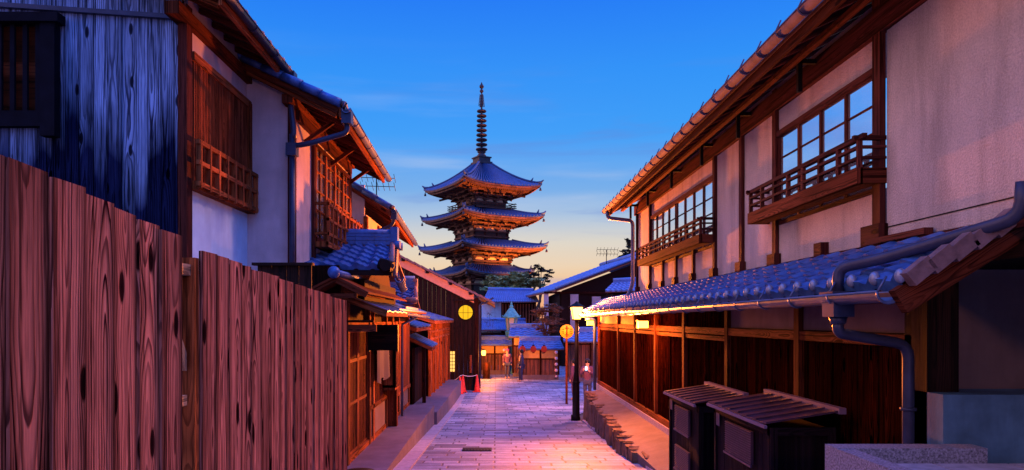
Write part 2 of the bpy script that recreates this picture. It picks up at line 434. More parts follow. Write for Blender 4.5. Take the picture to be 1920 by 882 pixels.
def glass():
    m,t,n,l,b=newmat('window_glass')
    b.inputs['Base Color'].default_value=(.93,.96,1,1); setp(b,Roughness=.04,Metallic=.85)
    tcn=n.new('ShaderNodeTexCoord'); bump(t,noise(t,tcn.outputs['Object'],1.6,2),.12,.02,b)
    return m
M['glass']=glass()
M['darkroom']=plain('dark_interior',(.012,.008,.008),.9,var=.2)
M['lampglass']=emit('street_lamp_glass',(1,.46,.07),9)
M['lantern']=emit('lantern_glass',(1,.46,.06),6)
M['window_lit']=emit('lit_paper_window',(1,.62,.14),1.25)
M['round_lit']=emit('lit_round_window',(1,.56,.012),.95)
M['cone']=plain('red_cone_plastic',(.75,.05,.035),.4,var=.1)
M['white']=plain('white_paint',(.75,.72,.72),.5,var=.1)
M['copper_green']=plain('verdigris_copper',(.10,.42,.40),.55,metal=.2,var=.4,nscale=9)
M['lantern_pale']=plain('frosted_pane',(.42,.50,.52),.3,var=.2)
M['red_lantern']=emit('red_paper_lantern',(.75,.035,.03),.35)
M['pale_lantern']=plain('pale_paper_ball',(.75,.45,.42),.6,var=.1)
M['yellow_panel']=plain('ochre_plaster',(.80,.48,.16),.8,var=.15)
M['yellow_sign']=plain('yellow_sign',(.85,.50,.02),.45,var=.15)
M['bark']=plain('tree_bark',(.09,.055,.04),.85,var=.4,bmp=.6)
M['leaf']=plain('pine_needles',(.26,.34,.13),.7,var=.6,nscale=1.2)
M['leaf2']=plain('russet_twigs',(.14,.075,.045),.7,var=.5,nscale=2)
M['leaf3']=plain('dark_needles',(.035,.045,.025),.7,var=.5,nscale=1.2)
M['pwood']=wood('pagoda_timber',(.24,.10,.05),(.09,.035,.02),ring=8,rough=.6,bmp=0,knots=0)
M['pwood_d']=plain('pagoda_dark_timber',(.06,.03,.02),.7,var=.3,nscale=.8)
M['pplaster']=plain('pagoda_infill_plaster',(.62,.42,.22),.8,var=.15,nscale=.8)
M['bronze']=plain('spire_bronze',(.055,.045,.05),.45,metal=.4,var=.3,nscale=2)

def paving():
    m,t,n,l,b=newmat('stone_paving')
    uv=n.new('ShaderNodeUVMap'); uv.uv_map='UVMap'
    tcn=n.new('ShaderNodeTexCoord'); o=tcn.outputs['Object']
    dn=n.new('ShaderNodeTexNoise'); dn.inputs['Scale'].default_value=2.5; l.new(uv.outputs[0],dn.inputs['Vector'])
    va=n.new('ShaderNodeVectorMath'); va.operation='MULTIPLY_ADD'; l.new(dn.outputs['Color'],va.inputs[0]); va.inputs[1].default_value=(.05,.05,0); l.new(uv.outputs[0],va.inputs[2])
    def brick(bw,rh,mort):
        k=n.new('ShaderNodeTexBrick'); k.inputs['Scale'].default_value=1; k.inputs['Brick Width'].default_value=bw; k.inputs['Row Height'].default_value=rh
        k.inputs['Mortar Size'].default_value=mort; k.inputs['Mortar Smooth'].default_value=.3
        k.offset=.43; k.squash=1.25; k.squash_frequency=3
        k.inputs['Color1'].default_value=(0,0,0,1); k.inputs['Color2'].default_value=(1,1,1,1); k.inputs['Mortar'].default_value=(.5,.5,.5,1)
        l.new(va.outputs[0],k.inputs['Vector']); return k
    k=brick(.58,.27,.018)
    big=noise(t,o,.55,4,.6); gr=noise(t,o,55,4,.75); mid=noise(t,o,7,4,.6)
    c=rampn(t,k.outputs['Color'],[(0,(.15,.16,.23)),(.35,(.34,.35,.44)),(.7,(.50,.52,.62)),(1,(.24,.28,.40))])
    c=mixc(t,1.0,c,rampn(t,gr,[(.3,.55),(.7,1.25)]),'MULTIPLY')
    c=mixc(t,1.0,c,rampn(t,mid,[(.3,.75),(.7,1.1)]),'MULTIPLY')
    c=mixc(t,1.0,c,rampn(t,big,[(.35,.75),(.65,1.12)]),'MULTIPLY')
    c=mixc(t,k.outputs['Fac'],c,(.10,.085,.11))
    l.new(c,b.inputs['Base Color'])
    l.new(rampn(t,mth(t,'ADD',mth(t,'MULTIPLY',gr,.4),mth(t,'MULTIPLY',big,.6)),[(.3,.50),(.7,.75)]),b.inputs['Roughness']); b.inputs['Specular IOR Level'].default_value=.22
    h=mth(t,'ADD',mth(t,'MULTIPLY',k.outputs['Fac'],-1.0),mth(t,'MULTIPLY',gr,.35))
    h=mth(t,'ADD',h,mth(t,'MULTIPLY',k.outputs['Color'],.25))
    h=mth(t,'ADD',h,mth(t,'MULTIPLY',mid,.5))
    bump(t,h,.6,.012,b)
    return m
M['paving']=paving()
# ---------------- setting: ground, road, pavements ----------------
def zr(Y):
    if Y<=20: return -1.7-.056*Y
    if Y>=30: return -3.2
    t=(Y-20)/10; return -2.82 -.56*t +.18*t*t
def sheet(name, ys, xl, xr, dz, mat, nx=6, kind='structure'):
    mb=MB(); vs=[]; fs=[]
    for Y in ys:
        a,b_=xl(Y),xr(Y)
        for i in range(nx+1):
            x=lerp(a,b_,i/nx); vs.append((x,Y,zr(Y)+dz))
    for j in range(len(ys)-1):
        for i in range(nx):
            a=j*(nx+1)+i; fs.append((a,a+1,a+nx+2,a+nx+1))
    mb.raw(vs,fs,False,uvf=lambda p:(p[0],p[1]))
    return mb.build(name,mat,kind=kind)
sheet('ground',[-40,-10,0,10,20,22,24,26,28,30,45,80,200,600,2500],lambda Y:-40-max(0,Y)*1.2,lambda Y:40+max(0,Y)*1.2,-.03,M['ground'],nx=2)
ys=[-6+i for i in range(36)]+[30,32,34,36,38,40,44,50]
def xl_(Y): return -1.3 if Y<30 else lerp(-1.3,-6,min(1,(Y-30)/8))
def xr_(Y): return 2.3 if Y<20.5 else lerp(2.3,9,min(1,(Y-20.5)/10))
sheet('road',ys,xl_,xr_,0,M['paving'],nx=10)
# light stone kerb strips either side
def strip(name,ys_,x0,x1,h,mat,step=.9,gap=.012,dz=0):
    mb=MB(); y=ys_[0]
    while y<ys_[1]:
        y2=min(y+step*random.uniform(.85,1.15),ys_[1]); za=zr(y)+dz; zb=zr(y2)+dz
        mb.ob((x0,y,za-.2),(x1-x0,0,0),(0,y2-y-gap,zb-za),(0,0,.2+h)); y=y2
    return mb.build(name,mat,kind='structure',bevel=.008)
strip('kerb',(-2,29.5),-1.55,-1.3,.03,M['kerb'])
strip('kerb',(-2,18.2),2.3,2.42,.05,M['kerb'])
# left pavement platforms
mb=MB()
mb.ob((-2.3,-2,-2.3),(.75,0,0),(0,19.1,0),(0,0,.17))
mb.ob((-2.3,9.6,-2.9),(.745,0,0),(0,7.5,0),(0,0,.62)) if False else None
mb2=MB(); mb2.box((-2.3,7.2,-2.9),(-1.548,17.1,-2.128))
mb2.build('pavement',M['platform'],kind='structure',bevel=.02)
mb=MB(); mb.ob((-2.3,17.13,-3.3),(.82,0,0),(0,1.2,-.02),(0,0,.98)); mb.ob((-2.3,18.34,-3.3),(.82,0,0),(0,11.2,-.25),(0,0,.96))
mb.build('pavement',M['platform'],kind='structure',bevel=.02)
mb=MB(); mb.box((-6,-6,-2.6),(-1.55,7.17,-2.05)); mb.build('pavement',M['platform'],kind='structure')
mb=MB(); mb.lathe((-1.92,9.55,-2.126),[(.22,0),(.22,.008)],24); mb.lathe((-1.92,9.55,-2.118),[(.18,0),(.18,.006)],24)
tag(mb.build('manhole_cover',M['iron']),'round dark manhole cover set in the left sidewalk platform','manhole cover')
mb=MB(); mb.box((-.62,12.45,zr(12.6)+.004),(-.08,12.75,zr(12.6)+.022))
for i in range(9): mb.box((-.60+i*.058,12.5,zr(12.6)+.022),(-.57+i*.058,12.7,zr(12.6)+.028))
tag(mb.build('drain_cover',M['iron']),'small dark slotted drain cover set in the street paving','drain cover')
# right raised terrace
tedge=[(-3,2.36,-2.06),(5,2.36,-2.1),(8,2.34,-2.13),(9.5,2.33,-2.14),(11.7,2.26,-2.10),(13.5,2.30,-2.06),(16,2.36,-2.02),(18,2.46,-2.0),(19.3,2.62,-2.0),(19.8,3.1,-2.0)]
mb=MB(); vs=[];fs=[]; nx=8
for (y,x,z) in tedge:
    for i in range(nx+1):
        t=i/nx; vs.append((lerp(x,3.6,t),y,lerp(z,-1.93,min(1,t*1.6))-.04*(1-t)**4))
for j in range(len(tedge)-1):
    for i in range(nx): a=j*(nx+1)+i; fs.append((a,a+1,a+nx+2,a+nx+1))
mb.raw(vs,fs,True)
for j in range(len(tedge)-1):
    (y,x,z),(y2,x2,z2)=tedge[j],tedge[j+1]
    mb.face([(x,y,z-.04),(x2,y2,z2-.04),(x2+.02,y2,-3.4),(x+.02,y,-3.4)])
mb.build('terrace',M['terrace'],kind='structure')
mb=MB(); y=10.6
def edge_at(yy):
    for (a,xa,za),(b,xb,zb) in zip(tedge,tedge[1:]):
        if a<=yy<=b: t=(yy-a)/(b-a); return lerp(xa,xb,t),lerp(za,zb,t)
    return tedge[-1][1],tedge[-1][2]
while y<19.25:
    ln=random.choice((.08,.12,.2,.3,.38))*random.uniform(.8,1.2); x,z=edge_at(y); bot=zr(y)-.1
    layers=1 if z-bot<.4 else 2
    zz=z+.005+random.uniform(-.02,.02)
    mb.ob((x-random.uniform(.0,.10),y,bot),(.2+random.uniform(0,.08),random.uniform(-.03,.03),0),(random.uniform(-.035,.035),ln,random.uniform(-.02,.02)),(random.uniform(-.02,.05),random.uniform(-.06,.06),zz-bot-random.uniform(.0,.05)))
    y+=ln*random.uniform(.84,.95)
o=mb.build('stone_edging',M['stone'],bevel=.012); tag(o,'rough stacked stone edging holding up the right hand terrace beside the lamp post','retaining wall')
m=o.modifiers.new('sub','SUBSURF'); m.subdivision_type='SIMPLE'; m.levels=2; m.render_levels=2
tx=bpy.data.textures.new('rock','CLOUDS'); tx.noise_scale=.12
m=o.modifiers.new('disp','DISPLACE'); m.texture=tx; m.strength=.04; m.mid_level=.5; m.texture_coords='LOCAL'

# ---------------- small generic builders ----------------
def boards_wall(mb, p0, p1, z0, z1, wd, thick=.02, top=None, gap=.004, jit=.006, nrm=None):
    """vertical boards from p0 to p1 (xy), z0..z1 (z1 may be f(t))"""
    p0=V((p0[0],p0[1],0)); p1=V((p1[0],p1[1],0)); e=p1-p0; Lh=e.length; d=e/Lh
    n=V((-d.y,d.x,0)) if nrm is None else V(nrm)
    s=0
    while s<Lh-1e-4:
        w_=min(wd*random.uniform(.9,1.1),Lh-s)
        zt=z1((s+w_/2)/Lh) if callable(z1) else z1
        zb=z0((s+w_/2)/Lh) if callable(z0) else z0
        o=p0+d*s+n*random.uniform(0,jit)
        mb.ob((o.x,o.y,zb),d*(w_-gap),n*thick,(0,0,zt-zb)); s+=w_
def slats(mb, p0, p1, z0, z1, step, wd, dp, nrm):
    p0=V((p0[0],p0[1],0)); p1=V((p1[0],p1[1],0)); e=p1-p0; Lh=e.length; d=e/Lh; n=V(nrm); k=int(Lh/step)
    for i in range(k+1):
        o=p0+d*(i*Lh/k-wd/2 if k else 0); mb.ob((o.x,o.y,z0),d*wd,n*dp,(0,0,z1-z0))
def elbow(pts, r=.08, n=4):
    """round the corners of a polyline"""
    pts=[V(p) for p in pts]; out=[pts[0]]
    for a,b,c in zip(pts,pts[1:],pts[2:]):
        d1=(a-b).normalized(); d2=(c-b).normalized(); q=min(r,(a-b).length*.45,(c-b).length*.45)
        s=b+d1*q; e=b+d2*q
        for i in range(n+1):
            t=i/n; out.append(s*(1-t)**2+b*2*t*(1-t)+e*t*t)
    out.append(pts[-1]); return out
def gutter(mb, p0, p1, r=.06, n=8):
    """open half-round gutter with brackets"""
    p0=V(p0); p1=V(p1); d=(p1-p0).normalized(); s=d.cross(V((0,0,1))).normalized(); vs=[];fs=[]
    L_=(p1-p0).length
    for p in (p0,p1):
        for rr in (r,r*.9):
            for k in range(n+1):
                a=math.pi+math.pi*k/n; vs.append(p+s*math.cos(a)*rr+V((0,0,math.sin(a)*rr)))
    m_=n+1
    for k in range(n):
        fs.append((k,k+1,2*m_+k+1,2*m_+k)); fs.append((m_+k,m_+k+1,3*m_+k+1,3*m_+k))
        fs.append((k,k+1,m_+k+1,m_+k)); fs.append((2*m_+k,2*m_+k+1,3*m_+k+1,3*m_+k))
    mb.raw(vs,fs,True)
    for sd in (-1,1): mb.tube([p0+s*r*sd,p1+s*r*sd],.009,6)
def gutter_straps(mb,p0,p1,r,step=.6):
    p0=V(p0); p1=V(p1); d=(p1-p0); L_=d.length; d.normalize(); s=d.cross(V((0,0,1))).normalized()
    k=max(1,int(L_/step))
    for i in range(k+1):
        p=p0+d*(L_*i/k)
        pts=[p+s*math.cos(a)*r*1.08+V((0,0,math.sin(a)*r*1.08)) for a in [math.pi+math.pi*j/8 for j in range(9)]]
        mb.tube(pts,.007,5)
        mb.tube([p-s*r+V((0,0,0)),p-s*r*.2+V((0,0,.09))],.007,5)

# ---------------- near plank fences ----------------
def plank_fence(label, Y0, Y1, ztop, n, x=-1.5):
    t=thing('plank_fence',label,'fence',(x,Y0,-2.05),'tall cedar board fences along the left side')
    mb=MB(); e=(Y1-Y0)/n
    for i in range(n):
        ya=Y0+i*e; za=ztop(i); out=random.uniform(0,.007); tw=random.uniform(-.010,.010)
        w_=e*.985
        j=random.uniform(-.006,.006)
        mb.ob((x+out+j-.02,ya,-2.05),(.02,0,0),(tw,w_,-random.uniform(.0,.008)),(random.uniform(-.008,.008),random.uniform(-.01,.01),za+2.05))
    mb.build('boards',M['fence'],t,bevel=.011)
    mk=MB(); mk.box((x-.05,Y0,-2.05),(x-.04,Y1,lerp(ztop(2),ztop(n-1),.5)-.12)); mk.build('backing',M['vdark'],t)
    mr=MB()
    for z in (-1.6,-.35): mr.ob((x-.07,Y0,z),(.045,0,0),(0,Y1-Y0,0),(0,0,.09))
    mr.build('rail',M['fresh'],t)
    return t
zs1=[.507-.0045*i**1.4 - .012*i for i in range(14)]
f1=plank_fence('tall section of wide knotty fence boards nearest the camera',2.06-.18*6,3.25,lambda i: lerp(.512,.385,(i-5.5)/6.5) if i>5 else .505,12)
f2=plank_fence('long lower fence section from the timber gap back to the gatehouse',3.47,6.86,lambda i: lerp(.35,.185,i/19)+random.uniform(-.006,.006),19)
mb=MB(); mb.ob((-1.60,3.40,-2.05),(.10,0,0),(0,.045,0),(0,0,2.36)); mb.build('post',M['orange'],f2)
mb=MB(); mb.ob((-1.62,3.24,.22),(.10,0,0),(0,.17,0),(0,0,.055)); mb.ob((-1.62,3.24,-.42),(.10,0,0),(0,.12,0),(0,0,.05)); mb.build_each('rail_end',M['fresh'],f2,label='pale freshly cut rail end')
mb=MB(); mb.beam((-1.56,3.27,-.02),(-1.56,3.42,-.24),.04,.05); mb.build('brace',M['fresh'],f2)
mb=MB(); boards_wall(mb,(-2.55,7.3),(-1.97,7.3),-2.1,.58,.15,nrm=(0,1,0)); mb.box((-2.6,7.26,.58),(-1.95,7.34,.61))
tag(mb.build('board_screen',M['vdark']),'dark low board screen behind the tall fence under the downpipe','fence')

# ---------------- charred board house, upper left ----------------
H1=thing('charred_board_house','house with charred cedar gable and lattice bay behind the tall plank fence, upper left','house',(-4.5,9,-2.1))
X1=-3.45; YG=7.6
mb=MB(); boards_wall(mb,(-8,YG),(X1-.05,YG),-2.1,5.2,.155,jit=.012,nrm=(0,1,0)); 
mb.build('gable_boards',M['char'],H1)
mb=MB()
p=P(0,10,YG-.03); q=P(338,33,YG-.03)
mb.beam(p+(p-q)*.3,q,.05,.05); mb.build('flashing_bar',M['metal_d'],H1)
mb=MB()
mb.box((-5.62,YG-.10,2.13),(-5.0,YG-.02,2.30)); mb.box((-5.0,YG-.12,2.02),(-4.84,YG-.02,3.32)); mb.box((-6.8,YG-.16,3.26),(-4.78,YG-.02,3.36)); mb.box((-6.8,YG-.10,2.13),(-5.62,YG-.02,2.30))
wf=mb.build('window_frame',M['char_plain'],H1)
mb=MB(); slats(mb,(-6.6,YG-.05),(-5.05,YG-.05),2.3,3.26,.13,.05,.03,(0,-1,0)); mb.build('bar',M['char_plain'],wf)
mb=MB(); mb.box((-6.7,YG-.014,2.3),(-5.0,YG-.004,3.26)); mb.build('shutter',M['lattice'],wf)
mb=MB(); mb.box((X1-.07,YG-.05,-2.1),(X1+.03,YG+.09,3.5)); mb.build('corner_post',M['redbeam'],H1)
mb=MB(); mb.box((X1-.06,YG+.09,-2.1),(X1-.02,9.5,4.1)); mb.build('side_wall',M['plaster_l'],H1)
mb=MB(); mb.box((X1-.02,7.72,.3),(X1-.01,9.5,1.50)); mb.build('lower_plaster',M['plaster_w'],H1,label='bluish white plaster under the lattice bay')
mb=MB(); mb.box((X1-.02,7.7,2.93),(X1+.05,9.5,3.03)); mb.box((X1-.02,7.7,1.47),(X1+.10,9.5,1.57)); mb.box((X1-.02,9.4,1.5),(X1+.06,9.5,3.0)); mb.build('bay_frame',M['orange'],H1)
mb=MB(); slats(mb,(X1,7.75),(X1,9.4),1.57,2.93,.042,.018,.03,(1,0,0)); 
for z in (1.9,2.2,2.5,2.75): mb.box((X1-.005,7.72,z),(X1+.012,9.42,z+.02))
mb.build('lattice',M['lattice'],H1)
mb=MB(); mb.box((X1-.02,7.72,1.57),(X1-.008,9.42,2.93)); mb.build('dark_backing',M['lattice'],H1)
mb=MB()
for z in (1.50,1.74,1.97): mb.box((X1+.10,7.62,z),(X1+.145,9.5,z+.05))
for i in range(8):
    y=7.66+i*(9.45-7.66)/7; mb.box((X1+.095,y-.022,1.48),(X1+.15,y+.022,2.02))
mb.build('balcony_rail',M['orange'],H1)
def roofslab(mb,pts,th):
    pts=[V(p) for p in pts]; lo=[p-V((0,0,th)) for p in pts]
    mb.face(pts); mb.face(list(reversed(lo)))
    for i in range(len(pts)):
        j=(i+1)%len(pts); mb.face([pts[i],lo[i],lo[j],pts[j]])
# roof of charred house: eave X=-2.92 z 3.47, Y 6.95..9.55
def side_roof(H, xe, ze, xe2, ze2, y0, y1, pitch, run, side=-1, tile=True, soff=M['soffit'], ncol=None, rafters=True, wallx=None, nrow=5):
    """roof slope rising away from the street; side=-1 means rises to -X"""
    e0=V((xe,y0,ze)); e1=V((xe2,y1,ze2)); up=V((side*run,0,run*pitch))
    mb=MB(); roofslab(mb,[e0,e1,e1+up,e0+up],.03); ro=mb.build('roof',soff,H)
    if tile:
        mb=MB(); nc=ncol or max(2,int((e1-e0).length/.27))
        tiles(mb,e0+up+V((0,0,.03)),e1+up+V((0,0,.03)),-up+V((-side*.06,0,-.06*pitch)),nrow,nc)
        mb.build('roof_tiles',M['tile'],ro)
        for i in range(nc+1):
            mb=MB(); p=vl(e0,e1,i/nc)+V((-side*.06,0,.035)); mb.tube([p,p+V((side*.05,0,.02))],.04,8)
            mb.build('eave_tile_end',M['claytile'],ro)
        mb=MB(); # verge tiles at near end
        for k in range(nrow):
            a=vl(e0,e0+up,k/nrow)+V((0,-.04,.045)); b=vl(e0,e0+up,(k+1.05)/nrow)+V((0,-.04,.03)); mb.tube([a,b],.06,8)
        mb.build('verge_tiles',M['tile'],ro)
    mb=MB(); mb.beam(e0+V((-side*-.01,0,-.07)),e1+V((-side*-.01,0,-.07)),.045,.11); mb.build('fascia',M['orange'],ro)
    if rafters:
        mb=MB(); L_=(e1-e0).length; k=int(L_/.33)
        for i in range(k+1):
            p=vl(e0,e1,i/k)+V((side*.04,0,-.06)); mb.beam(p,p+up*.9,.045,.06)
        mb.build('rafters',M['beam'],ro)
    return ro
r1=side_roof(H1,-2.92,3.47,-2.92,3.44,7.25,9.45,.42,3.0,nrow=12)
mb=MB(); mb.beam((-2.95,7.32,3.42),(-5.9,7.32,4.68),.05,.16); mb.build('bargeboard',M['orange'],H1)
mb=MB(); mb.box((X1-.1,7.3,3.28),(X1+.06,9.5,3.42)); mb.build('wall_plate',M['beam'],H1)
mb=MB(); gutter(mb,(-2.84,7.2,3.44),(-2.84,9.5,3.40),.055); gutter_straps(mb,(-2.84,7.2,3.44),(-2.84,9.5,3.40),.055); mb.build('gutter',M['metal_d'],H1)
mb=MB(); mb.box((-2.91,9.36,3.24),(-2.77,9.52,3.42)); mb.tube(elbow([(-2.84,9.44,3.26),(-2.84,9.42,3.05),(-2.78,9.38,2.62),(-2.78,9.38,2.5)],.1),.038); mb.build('downpipe',M['metal_d'],H1)

# ---------------- plaster house, second on the left ----------------
H2=thing('plaster_house','pale plaster house with glazed upper window and rail, second on the left','house',(-3.2,11.5,-2.1))
X2=-2.8
mb=MB(); mb.box((-4.2,9.5,-2.1),(X2-.05,9.56,3.42)); mb.box((X2-.08,9.6,-2.1),(X2-.02,13.1,3.15)); mb.build('walls',M['plaster_l'],H2)
mb=MB(); mb.box((X2-.08,9.44,-2.1),(X2+.0,9.58,3.2)); mb.box((X2-.02,10.42,.8),(X2+.03,10.52,2.85)); mb.box((X2-.05,13.0,.8),(X2+.03,13.12,3.1)); mb.build_each('post',M['redbeam'],H2)
mb=MB(); mb.box((X2-.02,9.6,2.80),(X2+.04,13.1,2.95)); mb.box((X2-.02,10.5,2.66),(X2+.04,13.0,2.72)); mb.box((X2-.02,10.5,1.2),(X2+.05,13.0,1.28)); mb.build_each('beam',M['redbeam'],H2)
mb=MB()
for i in range(5):
    y=10.52+i*(13.0-10.52)/4; mb.box((X2-.01,y-.03,1.28),(X2+.035,y+.03,2.66))
for z in (1.7,2.0,2.3,2.52): mb.box((X2-.008,10.5,z),(X2+.02,13.0,z+.022))
for i in range(9):
    y=10.52+i*(13.0-10.52)/8; mb.box((X2-.008,y-.01,1.28),(X2+.018,y+.01,2.66))
wf=mb.build('window_frame',M['orange'],H2)
mb=MB(); mb.box((X2-.02,10.5,1.28),(X2-.008,13.0,2.66)); mb.build('pane',M['glass'],wf)
mb=MB(); xb=X2+.22
for z in (1.76,1.52,1.30): mb.box((xb-.02,10.45,z),(xb+.02,13.15,z+.045))
for i in range(10):
    y=10.47+i*(13.1-10.47)/9; mb.box((xb-.02,y-.02,1.15),(xb+.02,y+.02,1.84))
mb.box((X2,10.43,1.76),(xb,10.47,1.805)); mb.box((X2,10.43,1.30),(xb,10.47,1.345)); mb.box((X2-.01,10.45,1.12),(xb+.01,13.15,1.20))
mb.build('balcony_rail',M['orange'],H2)
side_roof(H2,-2.10,2.88,-2.22,2.84,9.25,13.55,.48,2.6,nrow=10)
mb=MB(); mb.beam((-2.15,9.3,2.82),(-4.4,9.3,3.9),.05,.15); mb.build('bargeboard',M['orange'],H2)
mb=MB(); mb.box((X2-.12,9.3,2.96),(X2+.03,13.4,3.08)); 
for y in (10.0,11.5,13.0): mb.beam((X2,y,2.6),(X2+.45,y,2.92),.05,.06)
mb.build('wall_plate',M['beam'],H2)
mb=MB(); gutter(mb,(-2.02,9.2,2.85),(-2.14,13.6,2.81),.055); gutter_straps(mb,(-2.02,9.2,2.85),(-2.14,13.6,2.81),.055); mb.build('gutter',M['gutter'],H2)
mb=MB(); mb.box((-2.09,9.22,2.66),(-1.96,9.38,2.84))
mb.tube(elbow([(-2.03,9.30,2.68),(-2.03,9.30,2.55),(-2.55,9.30,2.40),(-2.80,9.36,2.38),(-2.80,9.38,2.2)],.1),.036)
mb.tube([(-2.80,9.38,2.55),(-2.80,9.38,-.2)],.04); mb.box((-2.87,9.31,2.25),(-2.73,9.45,2.42)); mb.build('downpipe',M['metal_d'],H2)

# ---------------- third house left ----------------
H3=thing('brown_eaved_house','small house with orange lit upper wall and sweeping eave, third on the left','house',(-3,16,-2.1))
X3=-2.65
mb=MB(); mb.box((-4.6,13.9,-2.1),(X3-.03,13.96,2.75)); mb.box((X3-.06,13.96,-2.1),(X3,18.5,2.15)); mb.build('walls',M['plaster_l'],H3)
mb=MB()
for y in (13.9,15.3,16.6,18.4): mb.box((X3-.04,y-.05,.2),(X3+.04,y+.05,2.1))
mb.box((X3-.02,13.9,1.0),(X3+.05,18.5,1.08)); mb.box((X3-.02,13.9,1.72),(X3+.05,18.5,1.80)); mb.build_each('post',M['orange'],H3)
side_roof(H3,-2.12,2.22,-2.15,2.0,13.7,17.7,.62,2.4,nrow=9)
mb=MB(); gutter(mb,(-2.05,13.7,2.2),(-2.08,17.7,1.96),.05); mb.build('gutter',M['gutter'],H3)
mb=MB(); mb.tube(elbow([(-2.06,13.8,2.18),(-2.07,13.8,1.92),(-2.6,13.8,1.72),(-2.75,13.8,1.7),(-2.75,13.8,1.2)],.1),.035); mb.box((-2.12,13.72,2.02),(-2.0,13.86,2.2)); mb.build('downpipe',M['metal_d'],H3)

# ---------------- gatehouse with blue tile roof ----------------
G=thing('tiled_gatehouse','low wooden gatehouse with blue tiled roof, sliding doors and plank awning left of the street','gatehouse',(-2.6,13,-2.13))
def cross_roof(H, rl, rr, el, er, nrow, ncol, back=1.6, tmat=None, ridge=True, seg=6, ridge_r=.07, amp=.05, lip=.035):
    """roof slope facing the camera: ridge from rl to rr, eave from el to er"""
    rl,rr,el,er=map(V,(rl,rr,el,er)); tmat=tmat or M['tile']
    mb=MB(); dn=((el-rl)+(er-rr))/2
    n0=(rr-rl).cross(er-rr).normalized(); 
    if n0.z<0: n0=-n0
    bk=V((0,back,-abs(dn.z)/max(.01,V((dn.x,dn.y)).length)*back))
    for a,b in (((rl,rr,er,el),None),((rr,rl,rl+bk,rr+bk),None)):
        roofslab(mb,[p-n0*.02 for p in a],.04)
    ro=mb.build('roof',M['soffit'],H)
    # sheared tile field
    mb=MB()
    for r in range(nrow):
        t0=r/nrow;t1=(r+1)/nrow; vs=[];fs=[]; ns=ncol*seg; c=(random.random(),)*3
        for i in range(ns+1):
            s=i/ns; ph=(i/seg)%1; h=amp*(.5+.5*math.cos(2*math.pi*ph))-amp*.25*math.sin(4*math.pi*ph)
            a=vl(vl(rl,rr,s),vl(el,er,s),t0); b=vl(vl(rl,rr,s),vl(el,er,s),t1)
            vs += [a+n0*h, b+n0*(h+lip), b+n0*(h-.01 if r<nrow-1 else h-.06)]
        for i in range(ns):
            a=i*3; fs += [(a,a+1,a+4,a+3)]
        mb.raw(vs,fs,True,c); vs2=[];fs2=[]
        for i in range(ns+1): vs2+=[vs[3*i+1],vs[3*i+2]]
        for i in range(ns): a=2*i; fs2.append((a,a+1,a+3,a+2))
        mb.raw(vs2,fs2,False,c)
    mb.build('roof_tiles',tmat,ro)
    if ridge:
        mb=MB(); d=(rr-rl).normalized()
        k=max(2,int((rr-rl).length/.32))
        for j,(wd,hh,z) in enumerate(((.20,.07,.04),(.17,.06,.11),(.15,.05,.17))):
            for i in range(k):
                a=vl(rl,rr,i/k); b=vl(rl,rr,(i+.985)/k); mb.beam(a+V((0,0,z)),b+V((0,0,z)),wd,hh*.95)
        mb.tube([rl+V((0,0,.22)),rr+V((0,0,.22))],ridge_r,10)
        mb.build('ridge',tmat,ro)
    return ro
rg=cross_roof(G,(-3.42,11.8,1.30),(-1.80,12.0,1.30),(-3.52,10.0,.76),(-1.58,10.2,.76),6,8,amp=.06)
# ridge-end ornament, verge tiles, corner tile
mb=MB(); mb.box((-1.84,11.9,1.18),(-1.72,12.1,1.62)); mb.tube([(-1.82,11.86,1.30),(-1.66,11.84,1.30)],.07,10); mb.tube([(-1.82,12.14,1.30),(-1.66,12.16,1.30)],.07,10); mb.build('ridge_end_tile',M['tile'],rg)
mb=MB(); mb.tube([(-1.80,11.85,1.31),(-1.56,10.15,.80)],.045,8)
for k in range(9):
    a=vl((-1.74,11.9,1.25),(-1.50,10.1,.70),k/9); mb.box(a-V((.02,.0,.10)),a+V((.02,.17,.02)))
mb.build('verge_tiles',M['claytile'],rg)
mb=MB(); mb.tube([(-1.74,10.22,.84),(-1.54,10.18,.78)],.09,14); mb.tube([(-1.66,10.10,.80),(-1.62,9.98,.80)],.085,14); mb.build('corner_tile',M['vdark'],rg)
mb=MB(); mb.ob((-3.5,9.98,.66),(1.95,.2,0),(0,.04,0),(0,0,.08)); mb.build('fascia',M['vdark'],rg)
mb=MB(); gutter(mb,(-1.44,10.15,.62),(-1.66,12.2,.56),.06); gutter_straps(mb,(-1.44,10.15,.62),(-1.66,12.2,.56),.06,.22); mb.build('side_gutter',M['gutter'],rg)
XL=-2.2
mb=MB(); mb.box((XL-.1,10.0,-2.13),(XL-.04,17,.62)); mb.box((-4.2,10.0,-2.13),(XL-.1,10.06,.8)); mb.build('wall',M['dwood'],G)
# under gable infill
mb=MB(); mb.face([(-2.05,10.6,.5),(-1.95,12.0,1.2),(-2.05,13.4,.5)]); mb.box((-2.3,10.4,.3),(-2.0,13.6,.62)); mb.build('gable_infill',M['dwood'],G)
